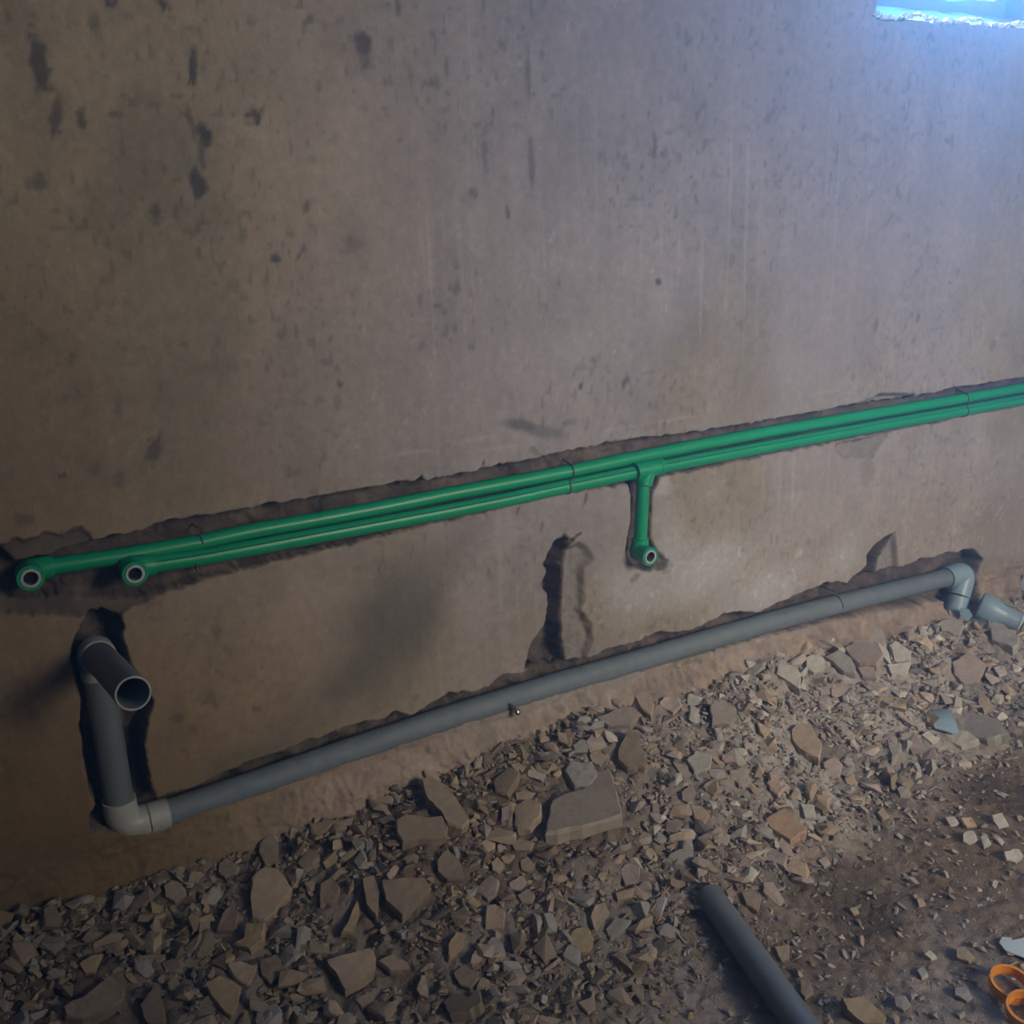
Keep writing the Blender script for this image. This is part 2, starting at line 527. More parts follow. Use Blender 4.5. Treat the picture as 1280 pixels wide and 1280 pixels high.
dk = (0.085, 0.078, 0.075)
dkb = (0.13, 0.10, 0.08)
S = 1 / 720.0
for i, (cx, cy, rx, ry, k, ang) in enumerate([
    (452, 57, 9, 22, .8, 0), (241, 80, 4, 20, .8, -8), (255, 170, 6, 13, .85, 0), (238, 150, 3, 16, .6, 5), (252, 195, 3, 14, .5, 0),
    (245, 228, 8, 15, .85, 5), (318, 143, 8, 8, .9, 0), (50, 80, 8, 26, .7, 0), (70, 145, 5, 22, .6, -12), (102, 148, 5, 13, .7, 0),
    (144, 144, 6, 4, .5, 0), (345, 323, 6, 6, .85, 0), (424, 481, 4, 4, .9, 0), (192, 563, 7, 17, .65, -25), (120, 585, 6, 8, .45, 0),
    (440, 308, 13, 11, .4, 0), (592, 241, 8, 6, .6, 0), (541, 104, 7, 5, .55, 0), (606, 188, 4, 26, .5, 0), (635, 265, 4, 9, .7, 0),
    (48, 228, 9, 9, .5, 0), (193, 268, 5, 12, .6, 0), (665, 215, 5, 40, .5, 0), (660, 90, 4, 30, .4, 0), (818, 187, 3, 9, .6, 0), (783, 475, 5, 5, .6, 0),
    (742, 450, 4, 4, .5, 0), (725, 483, 3, 3, .9, 0), (822, 352, 4, 3, .8, 0), (1095, 408, 3, 9, .5, 0), (1190, 178, 3, 9, .5, 0), (1147, 398, 3, 6, .6, 0),
    (150, 600, 6, 12, .5, 0), (300, 178, 8, 5, .35, 0), (205, 8, 5, 7, .8, 0), (140, 5, 5, 4, .8, 0), (118, 30, 5, 8, .5, 0), (498, 8, 3, 10, .6, 0),
    (385, 28, 3, 9, .6, -50), (245, 290, 3, 10, .5, -40), (376, 316, 2, 9, .6, -40), (383, 258, 3, 8, .6, -30), (30, 650, 10, 8, .6, 0), (77, 595, 4, 4, .8, 0),
    (230, 430, 4, 4, .5, 0), (270, 460, 20, 14, .2, 0), (1085, 590, 9, 18, .3, 20), (148, 508, 4, 12, .4, 0), (270, 790, 5, 12, .6, 0), (223, 898, 7, 6, .6, 0),
    (700, 590, 3, 14, .9, -30), (733, 622, 2, 8, .9, -25), (648, 637, 2, 8, .8, -25), (678, 656, 3, 7, .7, -20), (604, 580, 2, 9, .9, -20)]):
    rx *= S * 1.2
    ry *= S
    sc_ = 1.25 if W(cx, cy).x < 1 else 1.7
    blot(cx, cy, rx * sc_, ry * sc_, dk if i % 3 else dkb, k, ang, i % 7)
blot(650, 530, 0.075, 0.018, (0.12, 0.12, 0.13), .75, -14, 3)
blot(685, 540, 0.06, 0.012, (0.13, 0.13, 0.14), .5, -12, 5)
# wide dirty and cement-smeared patches
blot(500, 775, 0.17, 0.13, (0.135, 0.118, 0.105), .85, 35, 1, 1.0)
blot(430, 860, 0.17, 0.09, (0.15, 0.13, 0.11), .8, 20, 2, 1.0)
blot(350, 930, 0.20, 0.05, (0.17, 0.15, 0.11), .7, 12, 4, 1.0)
blot(270, 960, 0.10, 0.05, (0.15, 0.14, 0.10), .6, 10, 6, 1.0)
blot(560, 700, 0.16, 0.08, (0.24, 0.215, 0.20), .5, 25, 5, 1.0)
blot(640, 660, 0.12, 0.05, grey, .4, 10, 2, 1.0)
blot(880, 710, 0.26, 0.13, grey * 1.08, .95, 5, 0, 1.0)
blot(780, 730, 0.14, 0.13, grey, .8, 0, 3, 1.0)
blot(950, 735, 0.22, 0.10, grey * 1.12, .85, 10, 5, 1.0)
blot(1060, 690, 0.14, 0.10, grey * 1.05, .6, 30, 6, 1.0)
blot(830, 610, 0.03, 0.05, grey * 1.15, .7, 0, 2, 0.9)
blot(840, 680, 0.06, 0.09, grey * 1.05, .6, 0, 1, 1.0)
blot(1160, 640, 0.22, 0.12, (0.34, 0.29, 0.25), .5, 0, 4, 1.0)
blot(1240, 660, 0.16, 0.12, (0.27, 0.245, 0.20), .6, 0, 5, 1.0)
blot(1240, 720, 0.20, 0.07, (0.29, 0.225, 0.175), .8, 0, 6, 1.0)
blot(1105, 680, 0.02, 0.07, grey * 1.2, .5, -15, 6, 1.0)
blot(830, 708, 0.026, 0.016, (0.10, 0.065, 0.045), .8, 0, 1, 0.9)
blot(794, 722, 0.020, 0.014, (0.20, 0.12, 0.10), .6, 0, 2, 0.9)
blot(205, 935, 0.05, 0.05, (0.20, 0.15, 0.11), .4, 0, 2, 0.9)
# smeared salty speckle near the drain
spk = sstep(0.66, 0.8, fbm(X * 60, Z * 60, 131, 3)) * sstep(0.62, 0.35, Z) * sstep(0.5, 1.2, X)
base += (spk * 0.10)[..., None]
dks = sstep(0.74, 0.84, fbm(X * 70, Z * 45, 141, 3)) * 0.35 * sstep(0.45, 0.7, vnoise(X * 4, Z * 4, 143))
base *= (1 - dks)[..., None]
# a trowel line scratched just above the chase, on the left and in the middle
for (a, b) in [((130, 640), (640, 540)), ((600, 565), (1050, 488))]:
    A, B = W(*a), W(*b)
    zl = A.z + (X - A.x) * (B.z - A.z) / (B.x - A.x)
    m = (np.abs(Z - zl - (fbm(X * 4, X * 0, 5, 2) - .5) * 0.01) < 0.0022) & (X > A.x) & (X < B.x)
    m = m * sstep(0.4, 0.6, fbm(X * 7, Z * 0, 8, 3))
    base += (m * 0.06)[..., None]
# raw stuff inside the chases and at the foot
rn = fbm(X * 26, Z * 26, 151, 4)[..., None]
raw = np.array([0.108, 0.086, 0.074]) * (0.55 + 0.9 * rn)
rawl = np.array([0.24, 0.185, 0.15]) * (0.7 + 0.6 * rn)
lite = sstep(0.5, 0.75, fbm(X * 14, Z * 14, 161, 3))[..., None]
raw = raw * (1 - 0.5 * lite) + rawl * 0.5 * lite
rm = np.clip(RAW, 0, 1)[..., None]
base = base * (1 - rm) + raw * rm
lm = (np.clip(under, 0, 1) * (1 - RAW))[..., None]
base = base * (1 - lm * 0.85) + np.array([0.34, 0.262, 0.220]) * (0.55 + 0.9 * rn) * (0.75 + 0.5 * fbm(X * 70, Z * 110, 157, 3)[..., None]) * lm * 0.85
shelfm = sstep(0.009, 0.013, D) * sstep(0.022, 0.017, D) * (RAW < 0.6)
base = base * (1 - shelfm[..., None] * .5) + np.array([0.30, 0.28, 0.275]) * shelfm[..., None] * .5
base = np.clip(base, 0.02, 0.9)

Pg = np.stack([X, Y, Z], -1)
xc = (xs[:-1] + xs[1:]) / 2
zc = (zs[:-1] + zs[1:]) / 2
XC, ZC = np.meshgrid(xc, zc)
keep = ~((XC > WIN_X0) & (XC < WIN_X1) & (ZC > WIN_Z0 + 0.006 * (vnoise(XC * 30, XC * 0 + 5, 77) - .5)) & (ZC < WIN_Z1))
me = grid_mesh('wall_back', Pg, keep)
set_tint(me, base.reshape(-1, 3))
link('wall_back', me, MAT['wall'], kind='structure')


def quad_struct(name, pts, mat):
    bm = bmesh.new()
    bm.faces.new([bm.verts.new(p) for p in pts])
    return bmobj(name, bm, mat, smooth=False, kind='structure')


def boxbm(bm, lo, hi):
    r = bmesh.ops.create_cube(bm, size=1)
    for v in r['verts']:
        v.co = Vector([lo[i] + (v.co[i] + .5) * (hi[i] - lo[i]) for i in range(3)])
    return r['verts']


# side walls and ceiling are plain slabs; rear wall has an opening added for the rear light
t_ = 0.12
bm = bmesh.new(); boxbm(bm, (ROOM_X0 - t_, ROOM_Y0 - t_, -0.1), (ROOM_X0, 0.0, ROOM_Z1)); bmobj('wall_left', bm, MAT['room'], smooth=False, kind='structure')
bm = bmesh.new(); boxbm(bm, (ROOM_X0 - t_, ROOM_Y0 - t_, ROOM_Z1), (ROOM_X1 + t_, 0.2, ROOM_Z1 + t_)); bmobj('ceiling', bm, MAT['bounce_white'], smooth=False, kind='structure')
bm = bmesh.new()
boxbm(bm, (ROOM_X1, ROOM_Y0 - t_, -0.1), (ROOM_X1 + t_, 0.2, ROOM_Z1))
bmobj('wall_right', bm, MAT['room'], smooth=False, kind='structure')
bm = bmesh.new()
dx0, dx1, dz0, dz1 = 1.50, 2.50, 1.33, 2.38
boxbm(bm, (ROOM_X0, ROOM_Y0 - t_, -0.1), (dx0, ROOM_Y0, ROOM_Z1))
boxbm(bm, (dx1, ROOM_Y0 - t_, -0.1), (ROOM_X1, ROOM_Y0, ROOM_Z1))
boxbm(bm, (dx0, ROOM_Y0 - t_, dz1), (dx1, ROOM_Y0, ROOM_Z1))
boxbm(bm, (dx0, ROOM_Y0 - t_, -0.1), (dx1, ROOM_Y0, dz0))
bmobj('wall_rear', bm, MAT['room'], smooth=False, kind='structure')

# window in the pipe wall: broken sloping sill, jambs, head, frame
WT = 0.20
sx = axis([(WIN_X0, WIN_X1, 0.008)])
sy = axis([(-0.004, WT, 0.008)])
SX, SY = np.meshgrid(sx, sy)
SZ = WIN_Z0 + 0.060 * sstep(-0.01, WT, SY) ** 0.8 + (fbm(SX * 30, SY * 30, 171, 4) - 0.5) * 0.012
win = empty('window_1', (WIN_X0 + 0.3, 0.1, WIN_Z0), None, None)
win['kind'] = 'structure'
me = grid_mesh('window_sill', np.stack([SX - win.location.x, SY - win.location.y, SZ - win.location.z], -1))
link('window_sill', me, MAT['reveal'], win)
for nm, x0, x1 in (('window_jamb', WIN_X0 - 0.03, WIN_X0), ('window_jamb', WIN_X1, WIN_X1 + 0.03)):
    bm = bmesh.new(); boxbm(bm, (x0, 0.006, WIN_Z0 - 0.02), (x1, WT, WIN_Z1)); bmobj(nm, bm, MAT['reveal'], win, False)
bm = bmesh.new(); boxbm(bm, (WIN_X0 - 0.03, 0.006, WIN_Z1), (WIN_X1 + 0.03, WT, WIN_Z1 + 0.03)); bmobj('window_head', bm, MAT['reveal'], win, False)
bm = bmesh.new()
boxbm(bm, (WIN_X0, WT - 0.05, WIN_Z0 + 0.045), (WIN_X1, WT - 0.01, WIN_Z0 + 0.085))
boxbm(bm, (WIN_X0, WT - 0.05, WIN_Z1 - 0.04), (WIN_X1, WT - 0.01, WIN_Z1))
boxbm(bm, (WIN_X0, WT - 0.05, WIN_Z0 + 0.085), (WIN_X0 + 0.04, WT - 0.01, WIN_Z1 - 0.04))
boxbm(bm, (WIN_X1 - 0.04, WT - 0.05, WIN_Z0 + 0.085), (WIN_X1, WT - 0.01, WIN_Z1 - 0.04))
bmobj('window_frame', bm, MAT['frame'], win, False)


def chunk_bm(bm, c, sx, sy, sz, rot=None, n=12, rnd=random):
    """one angular lump: convex hull of random points on a flattened ball"""
    vs = []
    R = rot or Matrix.Rotation(rnd.random() * 6.28, 3, 'Z') @ Matrix.Rotation(rnd.gauss(0, .35), 3, 'X')
    for _ in range(n):
        v = Vector((rnd.gauss(0, 1), rnd.gauss(0, 1), rnd.gauss(0, 1))).normalized()
        v = Vector([math.copysign(abs(q) ** 0.7, q) for q in v])
        k = 0.8 + 0.2 * rnd.random()
        v = Vector((v.x * sx * k, v.y * sy * k, v.z * sz * k))
        vs.append(bm.verts.new(Vector(c) + R @ v))
    r = bmesh.ops.convex_hull(bm, input=vs)
    junk = [v for v in vs if v.is_valid and not v.link_faces]
    bmesh.ops.delete(bm, geom=junk, context='VERTS')


bm = bmesh.new()
x = WIN_X0 - 0.01
while x < WIN_X1 + 0.01:
    s = random.uniform(0.003, 0.0085)
    zz = WIN_Z0 + 0.003 + 0.004 * math.sin(x * 37) + random.uniform(-.003, .004)
    chunk_bm(bm, (x, -0.004 + random.uniform(-.005, .003), zz), s * 1.5, s, s * .8, n=10)
    x += s * 0.9
bmobj('broken_plaster_edge', bm, MAT['crumb'], win, False, kind='stuff')

# ------------------------------------------------------------------ the ground: dirt floor with a heap of rubble against the wall
HX = np.array([-2, -0.2, 0.15, 0.40, 0.62, 1.1, 1.5, 1.85, 2.1, 2.4, 3.0])
HW = np.array([.13, .15, .12, .125, .155, .165, .165, .150, .120, .115, .11])
HU = np.array([.74, .74, .76, .76, .72, .60, .46, .42, .44, .44, .44])


def H(x, y):
    x = np.asarray(x, float)
    y = np.asarray(y, float)
    u = np.clip(-y, 0, 5)
    hw = np.interp(x, HX, HW)
    u0 = np.interp(x, HX, HU)
    h = hw * (1 - sstep(-0.12, 1.0, u / u0)) * 1.10
    h = h + (fbm(x * 7 + 3, y * 7, 201, 3) - 0.5) * 0.05 * sstep(1.15, 0.6, u / u0)
    h = h + (fbm(x * 5 + 9, y * 5, 205, 4) - 0.5) * 0.018
    return h


def heapness(x, y):
    u = -np.asarray(y, float)
    u0 = np.interp(x, HX, HU)
    n = (fbm(np.asarray(x, float) * 6, u * 6, 215, 3) - 0.5) * 0.35
    return sstep(1.0, 0.62, u / u0 + n)


gx = axis([(ROOM_X0, -0.4, 0.1), (-0.4, 2.75, 0.005), (2.75, ROOM_X1, 0.05)])
gy = axis([(ROOM_Y0, -1.3, 0.1), (-1.3, -1.02, 0.02), (-1.02, 0.03, 0.005)])
GX, GY = np.meshgrid(gx, gy)
hp = heapness(GX, GY)
g1 = fbm(GX * 55, GY * 55, 221, 3)
g2 = fbm(GX * 110, GY * 110, 231, 2)
GZ = H(GX, GY) + (g1 - 0.5) * (0.010 + 0.016 * hp) + (g2 - .5) * 0.006
dirt = np.array([0.225, 0.170, 0.128])
dust = np.array([0.46, 0.415, 0.40])
dm = np.clip(sstep(0.35, 0.7, fbm(GX * 5, GY * 5, 241, 4)) * 0.35 + 0.75 * sstep(0.7, 1.5, GX) * hp, 0, 1)[..., None]
gc = dirt * (1 - dm) + dust * dm
gc = gc * (0.75 + 0.5 * fbm(GX * 40, GY * 40, 251, 3))[..., None]
gc *= (1 - 0.15 * hp * (1 - sstep(0.9, 1.5, GX)))[..., None]
wet = sstep(0.62, 0.75, fbm(GX * 4 + 2, GY * 4, 261, 3))[..., None]
gc = gc * (1 - wet * .35)
me = grid_mesh('floor', np.stack([GX, GY, GZ], -1))
set_tint(me, gc.reshape(-1, 3))
link('floor', me, MAT['earth'], kind='structure')


def G(px, py, lift=0.0):
    """point of the heap or floor seen at a pixel of the photograph"""
    d = ray(px, py)
    t = 0.4
    prev = t
    while t < 5:
        p = CAM + d * t
        if p[1] > -0.005 or p[2] < float(H(p[0], p[1])) + lift:
            break
        prev = t
        t += 0.01
    lo, hi = prev, t
    for _ in range(14):
        m = (lo + hi) / 2
        p = CAM + d * m
        if p[1] > -0.005 or p[2] < float(H(p[0], p[1])) + lift:
            hi = m
        else:
            lo = m
    return Vector(CAM + d * hi)


# ------------------------------------------------------------------ drain pipe
DR = 0.0235
DY = 0.022
drain = empty('drain_pipe', W(660, 866, DY), 'long grey plastic drain pipe laid in the low chase along the wall foot', 'pipe')
c_el = W(150, 1020, DY)
pts = WP([(203, 1018), (320, 979), (440, 937), (560, 897), (640, 872), (720, 848), (800, 825), (880, 801), (960, 778), (1040, 757), (1110, 740), (1186, 721)], DY)
bm = bmesh.new(); sweep(bm, pts, DR, 32); bmobj('long_pipe', bm, MAT['drain_dusty'], drain)
# riser
r0, r1 = W(148, 1003, DY), W(124, 842, DY)
r0.x = r1.x = (r0.x + r1.x) / 2
bm = bmesh.new(); sweep(bm, [r0 - Vector((0, 0, .01)), r0.lerp(r1, .5), r1 + Vector((0, 0, .01))], DR, 32); bmobj('riser', bm, MAT['drain'], drain)
# lower left elbow with its sleeve
ex = r0.x
ez = pts[0].z
FR = 0.0268
p_a = Vector((ex, DY, ez + 0.052))
p_c = Vector((ex, DY, ez))
p_b = Vector((ex + 0.040, DY, ez))
path = bend(p_a, p_c, p_b, 0.034, 10)
bm = bmesh.new(); sweep(bm, path, FR, 32); el = bmobj('lower_elbow', bm, MAT['fitting'], drain)
el['label'] = 'pale grey elbow at the foot of the riser'
bm = bmesh.new(); sweep(bm, [p_b + Vector((0.001, 0, 0)), p_b + Vector((0.033, 0, 0))], FR * 1.0, 32)
bmobj('sleeve', bm, MAT['fitting'], drain)
bm = bmesh.new(); sweep(bm, [p_b - Vector((0.0005, 0, 0)), p_b + Vector((0.0015, 0, 0))], FR * 1.012, 32)
bmobj('seam', bm, MAT['seam'], drain)
# upper elbow and the stub that points into the room
uz = W(128, 803, DY).z
q_a = Vector((ex, DY, r1.z - 0.004))
q_c = Vector((ex, DY, uz - 0.004))
q_b = Vector((ex, DY - 0.048, uz - 0.004))
path = bend(q_a, q_c, q_b, 0.036, 10)
bm = bmesh.new(); sweep(bm, path, FR, 32, cap1=True); el = bmobj('upper_elbow', bm, MAT['fitting'], drain)
el['label'] = 'pale grey elbow at the head of the riser'
bm = bmesh.new(); hollow(bm, q_b + Vector((0, 0.004, 0)), q_b - Vector((0, 0.0015, 0)), [(0, FR * 1.01), (1, FR * 1.01)], DR, depth=0.002)
bmobj('elbow_rim', bm, MAT['rim'], drain)
tip = W(166.5, 867, -0.272)
bm = bmesh.new()
base_p = Vector((ex, DY - 0.04, q_b.z))
hollow(bm, base_p, tip, [(0, DR), (0.5, DR), (1, DR)], DR - 0.003, depth=0.2)
st = bmobj('stub', bm, MAT['drain'], drain)
st['label'] = 'open pipe stub sticking out of the wall'
bm = bmesh.new()
dirn = (tip - base_p).normalized()
hollow(bm, tip - dirn * 0.001, tip + dirn * 0.0006, [(0, DR * 1.003), (1, DR * 1.003)], DR - 0.0030, depth=0.0012, caps=False)
bmobj('stub_rim', bm, MAT['rim'], drain)
# right elbow turning down to the ground
e0 = pts[-1] - Vector((0.012, 0, 0))
e1 = W(1203, 717, DY)
e1.z = pts[-1].z + 0.002
e2 = W(1198, 745, DY - 0.012)
e3 = W(1193, 768, DY - 0.020)
path = bend(e0, e1 + Vector((.012, 0, 0)), e2, 0.036, 10)
bm = bmesh.new(); sweep(bm, path, 0.0285, 32); el = bmobj('right_elbow', bm, MAT['fitting_blue'], drain)
el['label'] = 'light grey elbow turning the drain down to the rubble'
dd = (e3 - e2).normalized()
bm = bmesh.new(); sweep(bm, [e2 + dd * 0.001, e3 + dd * 0.03], 0.0285, 32); bmobj('sleeve', bm, MAT['fitting_blue'], drain)
bm = bmesh.new(); sweep(bm, [e2 - dd * 0.001, e2 + dd * 0.0015], 0.0292, 32); bmobj('seam', bm, MAT['seam'], drain)

# ------------------------------------------------------------------ green water pipes
GR = 0.0132


def stripe_on(pts, ang, name, mat, parent, r=GR, w=0.0009):
    bm = bmesh.new()
    off = Vector((0, -math.cos(ang), math.sin(ang))) * (r - 0.0002)
    sweep(bm, [p + off for p in pts], w, 6)
    bmobj(name, bm, mat, parent)


def outlet(center, axis, parent):
    """threaded outlet: green socket with a bright metal insert"""
    bm = bmesh.new()
    b = center + axis * 0.040
    hollow(bm, center, b, [(0, 0.0175), (0.30, 0.0185), (0.36, 0.0192), (1, 0.0192)], 0.0145, depth=0.030)
    bmobj('outlet_socket', bm, MAT['green'], parent)
    bm = bmesh.new()
    hollow(bm, b - axis * 0.010, b + axis * 0.0015, [(0, 0.0143), (1, 0.0143)], 0.0100, depth=0.0112, caps=False)
    ins = bmobj('threaded_insert', bm, MAT['brass'], parent)
    bm = bmesh.new()
    for k in range(5):
        c = b - axis * (0.0005 + 0.002 * k)
        hollow(bm, c - axis * 0.0006, c + axis * 0.0003, [(0, 0.0104), (1, 0.0104)], 0.0094, 24, depth=0.0008, caps=False)
    bmobj('thread', bm, MAT['wire'], parent)
    bm = bmesh.new()
    sweep(bm, [b - axis * 0.0100, b - axis * 0.0094], 0.0098, 24)
    bmobj('bore', bm, MAT['black'], parent)  # black disc painting the shade inside the outlet


GY0 = 0.012
up = empty('water_pipe', W(640, 603, GY0), 'upper green water pipe, the longer run with its outlet at the far left end', 'pipe', 'green water pipes in the chase')
upts = WP([(52, 710), (105, 702), (160, 694), (250, 678), (320, 663), (400, 649), (480, 634), (560, 618), (640, 603), (709, 590), (780, 575), (860, 559),
           (960, 540), (1100, 516), (1200, 499), (1290, 483), (1420, 460)], GY0)
bm = bmesh.new(); sweep(bm, upts, GR, 24); bmobj('long_pipe', bm, MAT['green'], up)
stripe_on(upts[1:], -0.62, 'printed_stripe', MAT['stripe'], up)
AX = Vector((0, -1, 0))
c = W(35, 714, GY0 + 0.002)
bm = bmesh.new()
sweep(bm, [upts[0] + (upts[1] - upts[0]).normalized() * 0.016, upts[0] + (upts[1] - upts[0]).normalized() * 0.0155, upts[0], c, c - Vector((0.010, 0, 0.001)), c - Vector((0.0165, 0, 0.0015))],
      [0.0140, 0.0176, 0.0180, 0.0185, 0.0150, 0.006], 24)
bmobj('elbow', bm, MAT['green'], up)
outlet(c + Vector((0, 0.002, 0)), AX, up)

lo = empty('water_pipe', W(640, 622, GY0 + .006), 'lower green water pipe, the shorter run with a tee and a branch pointing down', 'pipe', 'green water pipes in the chase')
LY = -0.004
lpts = WP([(184, 707), (250, 697), (320, 684), (400, 669), (480, 654), (560, 639), (640, 623), (709, 608), (790, 591), (860, 577), (960, 558), (1100, 532), (1200, 514), (1290, 498), (1420, 474)], LY)
bm = bmesh.new(); sweep(bm, lpts, GR, 24); bmobj('long_pipe', bm, MAT['green'], lo)
stripe_on(lpts, 0.60, 'printed_stripe', MAT['stripe'], lo)
c = W(163, 709, LY)
bm = bmesh.new()
dirp = (lpts[1] - lpts[0]).normalized()
sweep(bm, [lpts[0] + dirp * 0.012, lpts[0] + dirp * 0.0115, lpts[0], c, c - Vector((0.010, 0, 0.001)), c - Vector((0.0165, 0, 0.0015))],
      [0.0140, 0.0172, 0.0176, 0.0185, 0.0150, 0.006], 24)
bmobj('elbow', bm, MAT['green'], lo)
outlet(c + Vector((0, 0.002, 0)), AX, lo)
# tee
t0, t1 = W(793, 590, LY - 0.003), W(827, 583, LY - 0.003)
dt = (t1 - t0).normalized()
bm = bmesh.new(); sweep(bm, [t0, t0 + dt * 0.001, t0 + dt * 0.009, t0 + dt * 0.010, t1 - dt * 0.010, t1 - dt * 0.009, t1 - dt * 0.001, t1], [.0160, .0180, .0180, .0170, .0170, .0180, .0180, .0160], 24)
tc = (t0 + t1) / 2
s0 = W(804, 605, LY - 0.002)
sweep(bm, [tc, tc.lerp(s0, .6), s0, s0 - Vector((0, 0, 0.001))], [0.0165, 0.0175, 0.0178, 0.0150], 24)
bmobj('tee', bm, MAT['green'], lo)
b0, b1 = W(804, 600, LY - 0.002), W(800, 680, LY - 0.004)
bm = bmesh.new(); sweep(bm, [b0, b0.lerp(b1, .5), b1], GR * 1.02, 24); bmobj('branch_pipe', bm, MAT['green'], lo)
bm = bmesh.new()
so = Vector((0.0085, -0.0104, 0))
sweep(bm, [b0 + so, b1 + so], 0.0008, 6)
bmobj('printed_stripe', bm, MAT['red_stripe'], lo)['label'] = 'reddish stripe'
ce = W(798, 689, LY - 0.004)
bm = bmesh.new()
sweep(bm, [b1 + Vector((0, 0, .012)), b1 + Vector((0, 0, .011)), b1, ce, ce - Vector((0, 0, 0.012)), ce - Vector((0, 0, .018))], [.0145, .0172, .0176, .0185, .0155, .006], 24)
bmobj('branch_elbow', bm, MAT['green'], lo)
outlet(ce - Vector((0, 0, 0.001)), AX, lo)


def wire_obj(name, pts, r, mat, label, cat, group=None, segs=8):
    bm = bmesh.new()
    sweep(bm, pts, r, segs)
    o = bmobj(name, bm, mat)
    return tag(o, label, cat, group)


def tie_band(pu, pl, name, label, group):
    """wire wrapped round the fronts of both pipes"""
    a, b = Vector(pu), Vector(pl)
    pts = []
    for k in range(9):
        q = math.radians(160 - 150 * k / 8)
        pts.append(a + Vector((0.0, -math.sin(q) * (GR + .001), -math.cos(q) * (GR + .001))))
    for k in range(9):
        q = math.radians(170 - 150 * k / 8)
        pts.append(b + Vector((0.001, -math.sin(q) * (GR + .001), -math.cos(q) * (GR + .001))))
    pts.append(pts[-1] + Vector((0.002, 0.03, -0.002)))
    pts.insert(0, pts[0] + Vector((-0.002, 0.03, 0.006)))
    # top first: flip vertical so the wire runs from above the upper pipe to below the lower one
    return wire_obj(name, pts, 0.0013, MAT['wire'], label, 'wire tie', group)


def arc(c, q0, q1, n=7, dx=0.0, r=GR + .001):
    return [c + Vector((dx * k / n, -math.sin(math.radians(q0 + (q1 - q0) * k / n)) * r, math.cos(math.radians(q0 + (q1 - q0) * k / n)) * r)) for k in range(n + 1)]


def path_at(pts, px):
    """centre of a pipe path at the place seen at column px"""
    best = None
    for a, b in zip(pts[:-1], pts[1:]):
        for k in range(20):
            p = a.lerp(b, k / 20)
            v = np.array(p) - CAM
            u = 640 + F * v.dot(RIGHT) / v.dot(FWD)
            if best is None or abs(u - px) < best[0]:
                best = (abs(u - px), p)
    return best[1].copy()


for px, lab in ((711, 'dark wire tie round both green pipes just left of the tee'), (1204, 'greyish wire tie round both green pipes near the picture\'s right edge')):
    a, b = path_at(upts, px), path_at(lpts, px)
    pts = [a + Vector((0, 0.030, GR + .008))] + arc(a, 0, 125) + arc(b, 40, 180) + [b + Vector((0, 0.026, -GR - .004))]
    wire_obj('wire_tie', pts, 0.0015, MAT['wire'], lab, 'wire tie')
a = path_at(upts, 249)
wire_obj('pipe_hook', [a + Vector((-0.002, 0.034, GR + .010)), a + Vector((-0.002, -0.002, GR + .012))] + arc(a, 5, 85, dx=0.002), 0.0013, MAT['wire'],
         'thin bent wire hook hanging over the upper green pipe', 'hook')
b = path_at(lpts, 244)
wire_obj('pipe_hook', [b + Vector((0.004, 0.028, -GR - .012)), b + Vector((0.002, -0.006, -GR - .008))] + arc(b, 165, 110, dx=-0.002), 0.0013, MAT['wire'],
         'dark bent wire hook under the lower green pipe', 'hook')
a = path_at(pts_d := drain and WP([(203, 1018), (320, 979), (440, 937), (560, 897), (640, 872), (720, 848), (800, 825), (880, 801), (960, 778), (1040, 757), (1110, 740), (1186, 721)], DY), 1042)
wire_obj('pipe_hook', [a + Vector((-0.010, 0.040, DR + .016)), a + Vector((-0.008, -0.004, DR + .014))] + arc(a, 8, 95, dx=0.002, r=DR + .001), 0.0016, MAT['wire'],
         'rusty nail bent over the grey drain pipe near its right end', 'hook')

# small shiny ball on the ledge under the drain
bp = W(646, 890, -0.012)
ball = empty('metal_ball', bp, 'small shiny metal ball lying under the middle of the drain pipe', 'ball')
bm = bmesh.new(); bmesh.ops.create_uvsphere(bm, u_segments=24, v_segments=16, radius=0.0085)
bmesh.ops.translate(bm, verts=bm.verts, vec=bp)
bmobj('ball_shell', bm, MAT['chrome'], ball)
bm = bmesh.new(); sweep(bm, [bp + Vector((-.004, .002, .006)), bp + Vector((-.010, .012, .014)), bp + Vector((-.012, .030, .012))], [0.0045, 0.004, 0.004], 12)
bmobj('shank', bm, MAT['wire'], ball)

# ------------------------------------------------------------------ loose pipe pieces on the ground
p0 = G(888, 1134) + Vector((0, 0, 0.019))
p1 = G(985, 1280) + Vector((0, 0, 0.022))
dr = (p1 - p0).normalized()
p0 = p0 - dr * 0.006
p2 = p0 + dr * 0.62
p2.z = float(H(p2.x, p2.y)) + 0.024
lp = empty('loose_pipe', (p0 + p2) / 2, 'loose length of grey-blue pipe lying on the dirt, running towards the viewer', 'pipe')
bm = bmesh.new()
n_ = 10
hollow(bm, p2, p0, [(0, DR), (.5, DR), (1, DR)], DR - .003, depth=0.1)
bmobj('tube', bm, MAT['drain'], lp)
bm = bmesh.new(); hollow(bm, p0 + dr * .0015, p0 - dr * 0.0005, [(0, DR * 1.003), (1, DR * 1.003)], DR - .003, depth=0.001, caps=False); bmobj('cut_rim', bm, MAT['drain_dusty'], lp)

